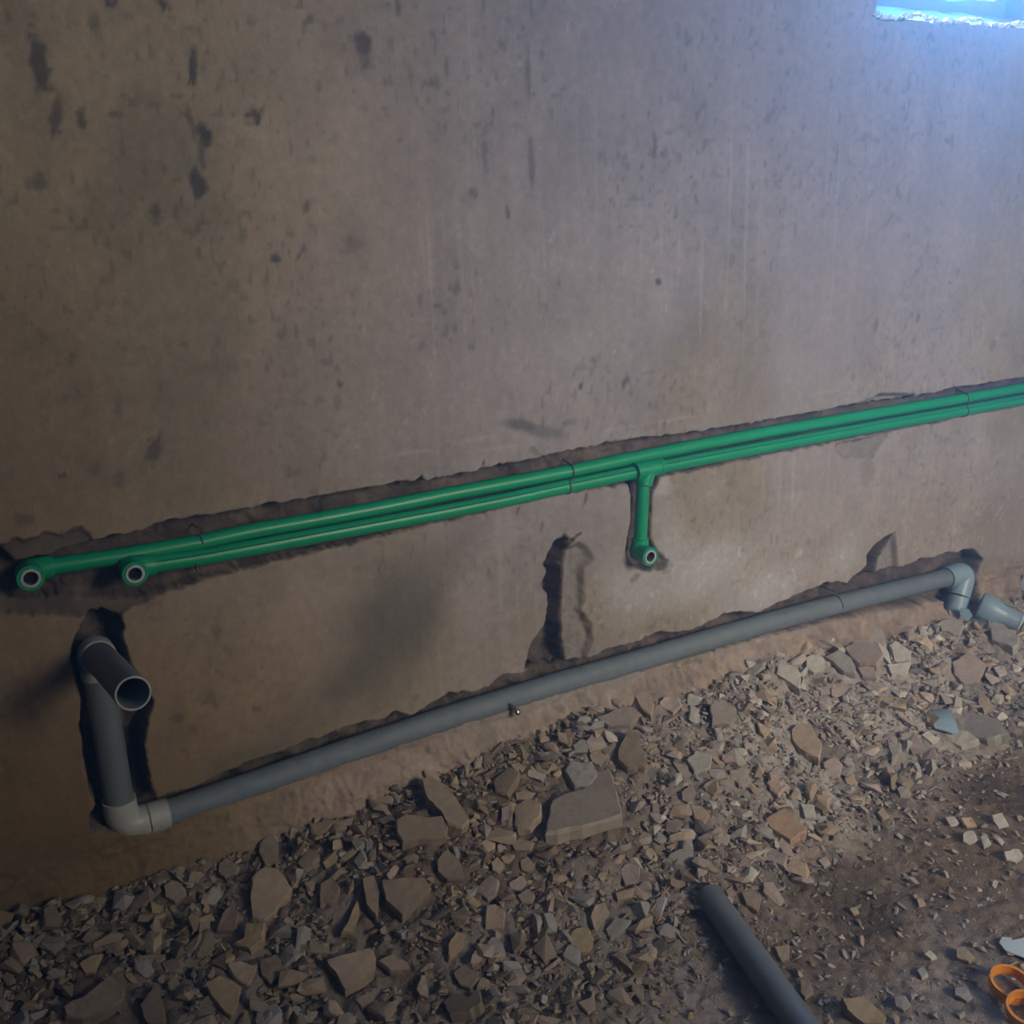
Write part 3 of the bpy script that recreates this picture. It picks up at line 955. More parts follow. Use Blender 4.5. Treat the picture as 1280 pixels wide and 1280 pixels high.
# flared reducer lying on its side at the right
rc = W(1256, 776, -0.075)
ra = W(1224, 757, -0.040)
rb = W(1276, 779, -0.125)
red = empty('pipe_reducer', rc, 'light blue-grey flared pipe reducer lying on the rubble beside the drain elbow', 'pipe fitting')
d_ = (rb - ra)
bm = bmesh.new()
hollow(bm, ra, rb, [(0, 0.037), (0.04, 0.039), (0.30, 0.037), (0.44, 0.034), (0.58, 0.0275), (0.66, 0.0262), (0.97, 0.0262), (1, 0.0265)], 0.0225, depth=d_.length * 0.9)
bmobj('reducer_body', bm, MAT['fitting_blue'], red)
dn = d_.normalized()
bm = bmesh.new(); hollow(bm, rb - dn * 0.004, rb + dn * 0.001, [(0, 0.0276), (1, 0.0276)], 0.0222, depth=0.003, caps=False); bmobj('mouth_ring', bm, MAT['scrap'], red)
bm = bmesh.new()
cpt = ra.lerp(rb, .52) + Vector((0.0, -0.004, 0.0300))
for sxy in [[(-.016, -.010), (.016, -.014), (.020, .004), (-.012, .008)]]:
    f = [bm.verts.new(cpt + dn * a_ + Vector((0, b_, b_ * -.2 + 0.003))) for a_, b_ in sxy]
    bm.faces.new(f)
r = bmesh.ops.extrude_face_region(bm, geom=bm.faces[:])
bmesh.ops.translate(bm, verts=[v for v in r['geom'] if isinstance(v, bmesh.types.BMVert)], vec=(0, 0, 0.0015))
bmobj('sticker', bm, MAT['tape'], red, False)['label'] = 'pale yellow sticker'


def shard(name, polypx, mat, label, cat, group=None, th=0.003, lift=0.012, curve=0.0, tilt=0.35, offs=(0, 0, 0)):
    """a flat or curved scrap: outline laid on a plane resting on the ground at its centre"""
    cx = sum(p[0] for p in polypx) / len(polypx)
    cy = sum(p[1] for p in polypx) / len(polypx)
    c = G(cx, cy, lift)
    toc = (Vector(CAM) - c).normalized()
    n = (Vector((0, 0, 1)) * (1 - tilt) + toc * tilt + Vector(offs)).normalized()
    bm = bmesh.new()
    vs = []
    for px, py in polypx:
        d = Vector(ray(px, py))
        t = (c - Vector(CAM)).dot(n) / d.dot(n)
        vs.append(bm.verts.new(Vector(CAM) + d * t))
    ax = (vs[1].co - vs[0].co).normalized()
    f = bm.faces.new(vs)
    bmesh.ops.triangulate(bm, faces=[f])
    bmesh.ops.subdivide_edges(bm, edges=bm.edges[:], cuts=3, use_grid_fill=True)
    side = n.cross(ax)
    if curve:
        for v in bm.verts:
            s = (v.co - c).dot(side)
            v.co -= n * (s * s) * curve
    r = bmesh.ops.extrude_face_region(bm, geom=bm.faces[:])
    bmesh.ops.translate(bm, verts=[v for v in r['geom'] if isinstance(v, bmesh.types.BMVert)], vec=-n * th)
    o = bmobj(name, bm, mat, smooth=True)
    return tag(o, label, cat, group)


def hz(ox, oy, s, pts):
    return [(ox + a / s, oy + b / s) for a, b in pts]


shard('pipe_shard', hz(1180, 700, 10.67, [(215, 640), (330, 655), (380, 740), (320, 825), (230, 735)]), MAT['fitting_blue'],
      'bright blue-grey triangular splinter of pipe fitting below the drain elbow', 'plastic shard', lift=0.03, tilt=.7)
shard('pipe_shard', hz(1180, 700, 10.67, [(370, 665), (560, 740), (740, 830), (560, 850), (400, 880), (330, 830), (385, 745)]), MAT['drain'],
      'dark grey curved plastic scrap under the flared reducer', 'plastic shard', lift=0.012, tilt=.3)
shard('pipe_shard', hz(880, 640, 3.2, [(880, 790), (935, 770), (985, 790), (1020, 862), (1000, 870), (925, 862)]), MAT['fitting_blue'],
      'curved blue-grey piece of broken pipe lying on the rubble away from the wall', 'plastic shard', lift=0.022, tilt=.35, curve=9)
shard('plastic_scrap', [(1249, 1178), (1253, 1171), (1264, 1172), (1266, 1175), (1300, 1168), (1300, 1205), (1278, 1196), (1257, 1188)], MAT['scrap'],
      'pale blue torn sheet scrap on the dirt above the orange rings', 'scrap', lift=0.008, tilt=.1, th=0.002)
shard('pipe_shard', hz(1180, 700, 10.67, [(1000, 330), (1040, 250), (1090, 180), (1150, 200), (1150, 420), (1010, 400)]), MAT['frame'],
      'blue-green scrap against the wall right of the reducer', 'plastic shard', lift=0.04, tilt=.6, th=0.012)

# two orange plastic rings
for (cx, cy, ry, lab, tl) in ((1262, 1231, 0.0285, 'orange plastic ring lying on the dirt, the upper of the two', (-.10, -.18)),
                              (1283, 1263, 0.0270, 'orange plastic ring leaning on the other ring, the lower of the two', (-.25, -.15))):
    c = G(cx, cy, 0.016)
    n = Vector((tl[0], tl[1], 1)).normalized()
    u = n.orthogonal().normalized()
    v = n.cross(u)
    bm = bmesh.new()
    R_, w_, h_ = ry, 0.0030, 0.0095
    prof = [(R_, -h_), (R_ + .0015, -h_ * .7), (R_, -h_ * .5), (R_, h_ * .6), (R_ + .001, h_), (R_ - w_, h_), (R_ - w_, h_ * .3), (R_ - w_ - .0012, 0), (R_ - w_, -h_)]
    rings = []
    for k in range(40):
        q = 2 * math.pi * k / 40
        rad = u * math.cos(q) + v * math.sin(q)
        rings.append([bm.verts.new(c + rad * a_ + n * b_) for a_, b_ in prof])
    for k in range(40):
        for j in range(len(prof)):
            bm.faces.new((rings[k][j], rings[(k + 1) % 40][j], rings[(k + 1) % 40][(j + 1) % len(prof)], rings[k][(j + 1) % len(prof)]))
    tag(bmobj('plastic_ring', bm, MAT['orange']), lab, 'ring', 'orange rings')

# straw and thread
a, b = G(804, 1153, .006), G(842, 1102, .010)
bm = bmesh.new(); sweep(bm, [a, a.lerp(b, .5) + Vector((0, 0, .003)), b], [0.0007, 0.0018, 0.0014], 6)
sweep(bm, [a.lerp(b, .55) + Vector((0, 0, .003)), b + Vector((-.004, .004, .008))], [0.001, 0.0007], 5)
tag(bmobj('straw_stalk', bm, MAT['straw']), 'thin split straw stalk lying on the dirt left of the loose pipe', 'straw')
pp = [G(880 + a_ / 3.2, 900 + b_ / 3.2, .004) for a_, b_ in [(897, 295), (905, 278), (925, 268), (948, 275), (958, 288), (985, 294), (1010, 302)]]
bm = bmesh.new(); sweep(bm, pp, 0.0009, 5)
tag(bmobj('thread', bm, MAT['twine']), 'short curled pale thread on the bare dirt at the right', 'thread')

# ------------------------------------------------------------------ rubble: the big pieces, one by one
TAN = (0.37, 0.29, 0.225)
PINK = (0.36, 0.295, 0.275)
GREY = (0.335, 0.31, 0.295)
PALE = (0.46, 0.43, 0.40)
DARK = (0.255, 0.20, 0.155)
OCH = (0.37, 0.285, 0.185)
A5 = (0, 1000, 3.2)
A6 = (400, 900, 3.2)
A62 = (720, 720, 4)
A2 = (880, 640, 3.2)
A3 = (880, 900, 3.2)
A4 = (1180, 700, 10.67)
HERO = [
    (A5, TAN, [(1005, 310), (1060, 265), (1110, 275), (1170, 355), (1100, 450), (1060, 480), (1010, 470), (1000, 400)], 'large flat brown slab, the biggest piece below the left part of the drain pipe'),
    (A5, OCH, [(820, 730), (870, 705), (930, 720), (965, 750), (955, 810), (925, 865), (890, 840), (845, 785)], 'smooth tan pear-shaped stone at the bottom of the dark left heap'),
    (A5, TAN, [(905, 650), (960, 640), (1000, 660), (1030, 665), (1015, 710), (990, 740), (940, 715)], 'notched tan chunk just above the pear-shaped stone'),
    (A5, TAN, [(655, 340), (690, 320), (740, 350), (745, 375), (700, 405), (660, 385)], 'rounded brown chunk at the upper left rim of the dark heap'),
    (A5, TAN, [(875, 250), (905, 230), (955, 265), (940, 295), (900, 312), (872, 290)], 'small tan chunk against the wall foot, left of the large flat brown slab'),
    (A5, OCH, [(315, 655), (365, 620), (405, 615), (380, 690), (340, 695)], 'ochre chunk in the darkest left part of the heap'),
    (A5, DARK, [(250, 830), (360, 770), (440, 700), (500, 750), (495, 800), (420, 850), (330, 880), (260, 870)], 'wide dark brown slab in the bottom left corner'),
    (A5, DARK, [(560, 820), (625, 730), (655, 840), (660, 896), (590, 896)], 'dark pointed slab standing at the bottom edge, right of the corner slab'),
    (A5, DARK, [(865, 520), (890, 450), (930, 410), (955, 450), (945, 510), (900, 520)], None),
    (A5, OCH, [(985, 490), (1060, 490), (1050, 560), (1000, 600), (935, 575), (975, 550)], 'ochre chunk directly below the large flat brown slab'),
    (A5, DARK, [(1040, 640), (1100, 615), (1130, 650), (1120, 700), (1080, 735), (1045, 700)], None),
    (A5, DARK, [(1040, 170), (1080, 135), (1110, 160), (1110, 220), (1125, 250), (1060, 265), (1035, 210)], 'knobbly dark chunk leaning on the wall foot above the large flat brown slab'),
    (A5, OCH, [(500, 690), (530, 695), (555, 730), (535, 735), (505, 710)], None),
    (A6, TAN, [(405, 232), (435, 225), (510, 260), (600, 405), (570, 435), (510, 415), (480, 365), (430, 320)], 'long tan block leaning on edge below the middle of the drain pipe'),
    (A6, DARK, [(300, 400), (340, 378), (490, 385), (512, 430), (505, 465), (420, 475), (330, 492), (305, 450)], 'oblong brown slab lying at the foot of the leaning tan block'),
    (A6, TAN, [(775, 340), (840, 315), (885, 335), (880, 385), (840, 435), (790, 445), (775, 420)], 'rounded tan slab standing left of the big flat trapezoid slab'),
    (A6, PINK, [(725, 350), (760, 335), (770, 370), (760, 420), (725, 425)], None),
    (A6, (0.31, 0.265, 0.23), [(925, 330), (1060, 275), (1110, 190), (1160, 195), (1190, 290), (1210, 385), (1050, 435), (900, 460), (915, 380)], 'big flat grey-brown trapezoid slab, the largest piece in the whole heap'),
    (A6, TAN, [(990, 375), (1030, 400), (1055, 440), (1045, 470), (990, 465)], 'small tan triangular chip leaning on the big trapezoid slab'),
    (A6, GREY, [(975, 200), (1000, 165), (1090, 165), (1110, 215), (1080, 260), (1020, 270)], 'grey-brown slab touching the top edge of the big trapezoid slab'),
    (A6, TAN, [(170, 630), (215, 620), (240, 690), (225, 785), (185, 740)], 'upright narrow brown slab left of the yellow-stained chunk'),
    (A6, OCH, [(85, 850), (150, 720), (158, 780), (135, 855)], 'ochre wedge with a sharp tip, right of the large flat brown slab'),
    (A6, DARK, [(245, 640), (350, 630), (420, 630), (445, 670), (400, 720), (330, 790), (260, 720)], 'broad brown chunk with a yellow-stained corner'),
    (A6, DARK, [(465, 560), (510, 515), (560, 560), (580, 635), (510, 640), (470, 605)], None),
    (A6, PINK, [(635, 660), (680, 620), (715, 640), (705, 700), (670, 720), (635, 690)], None),
    (A6, TAN, [(665, 740), (700, 735), (742, 765), (735, 830), (660, 835)], 'cubic tan chunk at the lower edge of the middle heap'),
    (A6, OCH, [(510, 900), (550, 840), (585, 860), (575, 905), (515, 960)], 'leaf-shaped ochre chip below the middle heap'),
    (A6, TAN, [(20, 960), (200, 910), (225, 950), (215, 1010), (150, 1060), (100, 1085), (70, 1030)], 'broad rough brown slab low in the middle of the left heap, near the bottom edge'),
    (A6, DARK, [(0, 650), (50, 630), (80, 670), (60, 720), (0, 745)], None),
    (A6, TAN, [(140, 1120), (190, 1085), (225, 1120), (220, 1145), (170, 1160)], None),
    (A6, TAN, [(385, 1080), (405, 1020), (425, 1020), (435, 1110), (400, 1100)], None),
    (A6, DARK, [(490, 1130), (540, 1090), (600, 1110), (640, 1080), (650, 1130), (600, 1165), (520, 1180)], 'flat brown slab at the bottom edge under the leaf-shaped ochre chip'),
    (A6, DARK, [(530, 1010), (580, 975), (640, 1030), (600, 1070), (560, 1060)], None),
    (A6, PINK, [(755, 650), (810, 620), (830, 650), (800, 685), (760, 675)], None),
    (A6, TAN, [(790, 700), (830, 675), (860, 700), (845, 735), (805, 730)], None),
    (A6, TAN, [(685, 570), (710, 545), (740, 580), (715, 620), (690, 600)], None),
    (A6, TAN, [(800, 560), (830, 545), (860, 580), (835, 610), (805, 600)], None),
    (A6, OCH, [(1000, 850), (1020, 832), (1050, 825), (1080, 838), (1095, 870), (1090, 910), (1065, 928), (1040, 930), (1000, 900)], 'rounded ochre cobble sitting in a dark hollow of the dirt'),
    (A6, TAN, [(1030, 1130), (1080, 1110), (1095, 1080), (1105, 1150), (1070, 1170)], 'small tan three-cornered stone alone on the dirt near the bottom edge'),
    (A6, TAN, [(1080, 790), (1100, 740), (1140, 730), (1160, 770), (1100, 850)], None),
    (A6, PINK, [(1200, 600), (1215, 578), (1240, 570), (1280, 590), (1275, 650), (1220, 660)], 'round pinkish-grey stone on the dirt above the straw stalk'),
    (A6, GREY, [(1142, 840), (1180, 790), (1245, 800), (1230, 835), (1160, 880)], None),
    (A6, TAN, [(1180, 690), (1260, 670), (1250, 710), (1190, 725)], None),
    (A6, GREY, [(1010, 100), (1045, 75), (1080, 90), (1070, 130), (1020, 130)], None),
    (A6, DARK, [(690, 240), (760, 185), (800, 210), (750, 300), (700, 290)], None),
    (A6, TAN, [(780, 290), (820, 280), (855, 295), (840, 320), (785, 320)], None),
    (A6, TAN, [(230, 960), (290, 935), (350, 970), (360, 1000), (280, 1005)], None),
    (A6, TAN, [(755, 490), (800, 475), (855, 490), (840, 520), (780, 522)], None),
    (A62, TAN, [(290, 600), (330, 575), (375, 590), (390, 640), (375, 700), (330, 665)], 'light tan upright chip at the top rim of the heap, right under the pipe'),
    (A62, PINK, [(100, 710), (200, 665), (290, 660), (320, 690), (270, 745), (160, 750)], 'long pinkish slab left of the light tan upright chip'),
    (A62, PINK, [(415, 630), (440, 605), (510, 605), (530, 650), (485, 685), (420, 655)], 'pinkish oval slab right of the light tan upright chip'),
    (A62, PALE, [(1010, 450), (1080, 445), (1120, 480), (1120, 570), (1060, 530), (1000, 490)], 'pale beige square slab near the top rim, under the nail on the drain'),
    (A62, PALE, [(1120, 560), (1140, 500), (1155, 575)], None),
    (A62, PINK, [(670, 640), (730, 620), (800, 660), (805, 700), (770, 740), (680, 740)], 'pink-brown layered slab in the centre of the right heap'),
    (A62, TAN, [(1075, 770), (1110, 735), (1170, 740), (1200, 790), (1230, 830), (1215, 920), (1150, 890), (1080, 820)], 'large beige tongue-shaped slab in the middle of the right heap'),
    (A62, TAN, [(905, 730), (935, 740), (975, 780), (940, 805), (920, 780)], None),
    (A62, DARK, [(210, 870), (260, 765), (320, 790), (345, 960), (260, 965), (210, 920)], 'tall brown slab above the right end of the big trapezoid slab'),
    (A62, GREY, [(665, 960), (740, 965), (755, 1000), (700, 1020), (665, 995)], None),
    (A62, PINK, [(765, 970), (840, 965), (880, 1030), (830, 1055), (770, 1015)], None),
    (A62, PINK, [(525, 1080), (580, 1040), (600, 1080), (560, 1135), (530, 1120)], None),
    (A62, TAN, [(570, 1140), (630, 1150), (670, 1190), (640, 1240), (590, 1210)], 'tan triangular piece left of the orange-tan brick block'),
    (A3, (0.40, 0.28, 0.205), [(245, 395), (320, 348), (412, 430), (408, 448), (345, 482), (260, 430)], 'orange-tan squared brick block at the edge of the bare dirt'),
    (A62, PALE, [(1145, 410), (1180, 390), (1240, 410), (1250, 460), (1190, 485), (1150, 460)], None),
    (A62, GREY, [(690, 760), (730, 755), (735, 820), (705, 830)], None),
    (A62, TAN, [(960, 1010), (1000, 1005), (1045, 1060), (1010, 1100), (970, 1070)], None),
    (A62, PINK, [(480, 930), (530, 940), (580, 990), (540, 1015)], None),
    (A62, GREY, [(550, 920), (600, 870), (680, 890), (670, 960), (590, 985)], None),
    (A62, TAN, [(65, 890), (110, 865), (150, 900), (120, 950), (80, 930)], None),
    (A2, PINK, [(560, 545), (620, 515), (700, 530), (720, 570), (690, 610), (620, 610), (585, 580)], 'broad smooth pinkish slab near the right end of the drain'),
    (A2, GREY, [(485, 580), (540, 550), (590, 590), (605, 645), (560, 640)], 'grey kite-shaped slab touching the left side of the broad smooth pinkish slab'),
    (A2, PALE, [(740, 530), (765, 512), (830, 560), (825, 595), (760, 595)], 'pale angular chunk touching the right side of the broad smooth pinkish slab'),
    (A2, PALE, [(730, 610), (830, 600), (810, 650), (750, 655)], None),
    (A2, PALE, [(455, 500), (475, 480), (520, 480), (520, 520), (480, 545)], 'small whitish piece at the top rim under the right end of the drain'),
    (A2, PALE, [(530, 495), (560, 490), (578, 515), (545, 535)], None),
    (A2, PINK, [(615, 620), (680, 620), (690, 660), (635, 660)], None),
    (A2, GREY, [(640, 460), (700, 440), (725, 510), (720, 550), (650, 500)], None),
    (A2, PINK, [(990, 600), (1060, 560), (1130, 610), (1100, 680), (1040, 690), (1000, 650)], 'large dull pink slab in the rubble below the reducer'),
    (A2, GREY, [(1140, 440), (1200, 450), (1262, 500), (1255, 535), (1235, 545), (1150, 510)], 'big rounded grey slab right under the mouth of the reducer'),
    (A2, GREY, [(1030, 830), (1100, 810), (1180, 830), (1220, 890), (1130, 910), (1050, 890)], 'flat grey-beige slab right of the curved piece of broken pipe'),
    (A2, PALE, [(960, 890), (1000, 870), (1060, 880), (1100, 910), (1030, 940), (970, 915)], 'whitish rough slab directly below the curved piece of broken pipe'),
    (A2, PALE, [(870, 890), (890, 875), (945, 905), (915, 930)], None),
    (A2, TAN, [(1100, 740), (1130, 735), (1155, 770), (1120, 805), (1095, 760)], None),
    (A2, GREY, [(735, 920), (790, 925), (795, 970), (750, 1000)], 'pale grey chunk at the border between the rubble and the bare dirt'),
    (A2, PINK, [(475, 1000), (520, 975), (555, 1010), (540, 1065), (490, 1060)], 'round-edged pinkish stone below the tongue-shaped slab'),
    (A2, DARK, [(20, 1035), (80, 1020), (95, 1060), (60, 1075)], None),
    (A2, PINK, [(100, 1040), (150, 1025), (190, 1080), (140, 1095)], None),
    (A2, TAN, [(250, 1080), (290, 1060), (325, 1110), (290, 1135)], None),
    (A2, TAN, [(690, 1200), (715, 1180), (742, 1215), (715, 1228)], None),
    (A2, GREY, [(770, 1105), (790, 1092), (815, 1098), (828, 1122), (815, 1145), (785, 1142)], 'rounded grey pebble casting a dark shadow on the bare dirt'),
    (A2, PALE, [(385, 1165), (440, 1170), (445, 1225), (405, 1225)], 'pale upright chip just above the orange-tan brick block'),
    (A2, PALE, [(1155, 620), (1200, 615), (1210, 640), (1180, 655)], None),
    (A2, GREY, [(940, 440), (1000, 420), (1040, 450), (1020, 490), (950, 480)], 'grey slab lying in front of the drain elbow'),
    (A2, PINK, [(975, 385), (1000, 375), (1025, 395), (1020, 430), (985, 425)], 'small pinkish chunk between the drain elbow and the grey slab'),
    (A3, TAN, [(150, 690), (200, 685), (230, 715), (215, 765), (170, 740)], 'tan stone on the dirt beside the far end of the loose pipe'),
    (A3, TAN, [(280, 905), (340, 895), (340, 960), (310, 965)], 'tan four-sided chip right of the middle of the loose pipe'),
    (A3, TAN, [(385, 1040), (420, 1035), (437, 1090), (405, 1115), (385, 1090)], None),
    (A3, OCH, [(550, 1110), (640, 1105), (730, 1190), (720, 1216), (640, 1216), (570, 1160)], 'long ochre slab at the bottom edge, right of the loose pipe'),
    (A3, TAN, [(1005, 910), (1045, 905), (1085, 950), (1060, 970), (1010, 950)], 'smooth beige pebble up and left of the orange rings'),
    (A3, GREY, [(1000, 1070), (1045, 1060), (1075, 1110), (1050, 1125), (1005, 1100)], 'grey-beige pebble left of the orange rings'),
    (A3, GREY, [(761, 1110), (780, 1100), (805, 1102), (830, 1140), (800, 1165), (765, 1145)], None),
    (A3, PALE, [(1035, 455), (1055, 442), (1080, 442), (1095, 480), (1060, 500), (1035, 485)], 'round pale pebble at the left end of the pale cluster on the far right'),
    (A3, PALE, [(1105, 465), (1130, 460), (1150, 495), (1120, 515)], None),
    (A3, PALE, [(965, 390), (1000, 385), (1020, 410), (985, 425)], None),
    (A3, PALE, [(1200, 525), (1260, 515), (1280, 545), (1250, 572), (1210, 560)], None),
    (A3, PALE, [(1150, 380), (1190, 370), (1220, 420), (1180, 440)], None),
    (A3, TAN, [(850, 715), (875, 708), (888, 735), (860, 748)], None),
    (A3, TAN, [(580, 755), (610, 745), (622, 770), (600, 780)], None),
    (A3, PALE, [(880, 935), (905, 920), (935, 950), (910, 960)], None),
    (A3, PALE, [(850, 1000), (880, 985), (895, 1015), (870, 1030)], None),
    (A3, PALE, [(535, 870), (555, 855), (568, 880)], None),
    (A3, PINK, [(455, 560), (490, 545), (510, 575), (480, 590)], None),
    (A3, TAN, [(85, 680), (110, 665), (130, 700), (100, 712)], None),
    (A3, TAN, [(1025, 390), (1070, 388), (1095, 425), (1050, 430)], None),
]
hr = random.Random(5)
NAMED = []
placed = []   # (x, y, radius)


def slab(polypx, col):
    cx = sum(p[0] for p in polypx) / len(polypx)
    cy = sum(p[1] for p in polypx) / len(polypx)
    g = G(cx, cy)
    rad = max(math.hypot(p[0] - cx, p[1] - cy) for p in polypx)
    dist = (g - Vector(CAM)).length
    size = rad / F * dist
    th = min(0.030, max(0.010, size * 0.55))
    lift = min(0.020, 0.004 + size * 0.30)
    tilt = 0.45 if size < 0.03 else (0.36 if size < 0.055 else 0.22)
    c = G(cx, cy, lift)
    toc = (Vector(CAM) - c).normalized()
    n = Vector((0, 0, 1)) * (1 - tilt) + toc * tilt + Vector((hr.gauss(0, .09), hr.gauss(0, .09), 0))
    n.normalize()
    pts = []
    m = len(polypx)
    for i in range(m):
        a = polypx[i]
        b = polypx[(i + 1) % m]
        L = math.hypot(b[0] - a[0], b[1] - a[1])
        k = 1 if L < 7 else (2 if L < 16 else 3)
        for j in range(k):
            t = j / k
            jx = hr.gauss(0, 0.03 * L) if j else 0
            jy = hr.gauss(0, 0.03 * L) if j else 0
            pts.append((a[0] * (1 - t) + b[0] * t + jx, a[1] * (1 - t) + b[1] * t + jy))
    W3 = []
    for px, py in pts:
        d = Vector(ray(px, py))
        t = (c - Vector(CAM)).dot(n) / d.dot(n)
        W3.append(Vector(CAM) + d * t)
    bm = bmesh.new()
    dome = size * 0.045
    lo_, hi_ = (.86, .95) if size < 0.036 else (.93, .96)
    top = [bm.verts.new(c + (p - c) * hr.uniform(lo_, hi_) + n * dome * hr.uniform(.6, 1.3)) for p in W3]
    mid = [bm.verts.new(p - n * hr.uniform(0, th * .15)) for p in W3]
    low = [bm.verts.new(c + (p - c) * hr.uniform(.93, 1.02) - n * th * .75) for p in W3]
    bot = [bm.verts.new(c + (p - c) * hr.uniform(.6, .8) - n * th * 1.15) for p in W3]
    for A_, B_ in ((top, mid), (mid, low), (low, bot)):
        for i in range(len(W3)):
            j = (i + 1) % len(W3)
            bm.faces.new((A_[i], A_[j], B_[j], B_[i]))
    ct = bm.verts.new(c + n * dome * 1.1 + Vector((hr.gauss(0, size * .1), hr.gauss(0, size * .1), 0)))
    if size > 0.036:
        bm.verts.remove(ct)
        tf = bm.faces.new(top)
        bmesh.ops.triangulate(bm, faces=[tf], ngon_method='BEAUTY')
    else:
        for i in range(len(W3)):
            bm.faces.new((top[i], ct, top[(i + 1) % len(W3)]))
    bm.faces.new(bot)
    placed.append((c.x, c.y, size))
    return bm, c


def finish_stone(bm, c, col, name='rubble_stone'):
    me = bpy.data.meshes.new(name)
    bmesh.ops.recalc_face_normals(bm, faces=bm.faces)
    bmesh.ops.translate(bm, verts=bm.verts, vec=-Vector(c))
    bm.to_mesh(me)
    bm.free()
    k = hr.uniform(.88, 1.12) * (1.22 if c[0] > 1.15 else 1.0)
    set_tint(me, np.array(col) * k)
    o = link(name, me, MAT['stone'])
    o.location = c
    return o


def zone(x, y):
    hpv = float(heapness(np.array([x]), np.array([y]))[0])
    if hpv < 0.3:
        return ('small pebble or plaster crumb scattered on the bare dirt in front of the heap', 'pebbles on the bare dirt')
    if x < 0.62:
        return ('small broken plaster chunk in the dark rubble heap at the left, below the riser', 'small chunks in the left heap')
    if x < 1.25:
        return ('small broken plaster chunk in the rubble heap below the middle of the drain pipe', 'small chunks in the middle heap')
    return ('small pale plaster chip in the rubble heap below the right end of the drain pipe', 'small chips in the right heap')


for (A_, col, poly, lab) in HERO:
    bm, c = slab(hz(*A_, poly), col)
    o = finish_stone(bm, c, col)
    if lab:
        tag(o, lab, 'stone', 'larger rubble pieces')
    else:
        tag(o, None, 'stone', zone(c.x, c.y)[1].replace('small ', 'medium ').replace('pebbles', 'medium pebbles'))
    NAMED.append((o, c, col, lab, 'medium'))

# ------------------------------------------------------------------ the rest of the rubble
cand = []
rr = random.Random(21)


def in_view(x, y, z, m=30):
    v = np.array([x, y, z]) - CAM
    d = v.dot(FWD)
    u = 640 + F * v.dot(RIGHT) / d
    q = 640 + F * v.dot(DOWN) / d
    return -m < u < 1280 + m and -m < q < 1280 + m


N_ALL = 15000
Xc = RS.uniform(-0.3, 2.72, N_ALL * 3)
Yc = RS.uniform(-0.95, -0.022, N_ALL * 3)
Hc = H(Xc, Yc)
HPc = heapness(Xc, Yc)
pick = RS.rand(N_ALL * 3) < (0.13 + 0.22 * sstep(1.3, 0.7, Xc) + 0.75 * HPc)
Xc, Yc, Hc, HPc = Xc[pick], Yc[pick], Hc[pick], HPc[pick]
Sz = 0.0034 * (1 - RS.rand(len(Xc))) ** -0.50
Sz = np.clip(Sz, 0.0028, 0.0205 + 0.004 * RS.rand(len(Xc)))
Sz = np.where(HPc < 0.4, np.clip(Sz * 0.85, 0.0022, 0.009), Sz)
cols = [TAN, PINK, GREY, GREY, PINK, TAN, DARK, PALE]
sel = []
for i in range(len(Xc)):
    x, y, s = float(Xc[i]), float(Yc[i]), float(Sz[i])
    if not in_view(x, y, float(Hc[i])):
        continue
    near = False
    if s > 0.0035:
        for (a, b, r_) in placed:
            if (a - x) ** 2 + (b - y) ** 2 < (r_ * 0.85 + s * .4) ** 2:
                near = True
                break
    if near:
        continue
    # keep the open pipe pieces clear
    sel.append((s, x, y, float(Hc[i])))
sel.sort(reverse=True)
N_OBJ = 300 - len(HERO)
objs = []
grid = {}
used = []
stuff = []
for s, x, y, h in sel:
    if len(objs) < N_OBJ and s > 0.006:
        ok = all((a - x) ** 2 + (b - y) ** 2 > (r_ + s) ** 2 * 0.7 for a, b, r_ in used)
        if ok:
            used.append((x, y, s))
            objs.append((s, x, y, h))
            continue
    stuff.append((s, x, y, h))


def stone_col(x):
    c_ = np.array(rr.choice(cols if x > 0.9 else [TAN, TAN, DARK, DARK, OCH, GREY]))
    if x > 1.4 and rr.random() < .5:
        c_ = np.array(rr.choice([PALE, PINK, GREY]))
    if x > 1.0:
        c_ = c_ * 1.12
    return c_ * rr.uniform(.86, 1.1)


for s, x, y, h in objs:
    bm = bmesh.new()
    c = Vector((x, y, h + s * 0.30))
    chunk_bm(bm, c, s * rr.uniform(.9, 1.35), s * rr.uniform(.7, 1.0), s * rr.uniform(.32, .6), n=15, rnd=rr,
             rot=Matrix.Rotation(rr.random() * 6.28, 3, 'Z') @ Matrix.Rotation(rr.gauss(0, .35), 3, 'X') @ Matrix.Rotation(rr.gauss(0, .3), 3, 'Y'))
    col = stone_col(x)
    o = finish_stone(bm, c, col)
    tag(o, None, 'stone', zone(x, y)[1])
    NAMED.append((o, c, tuple(col), None, 'small'))

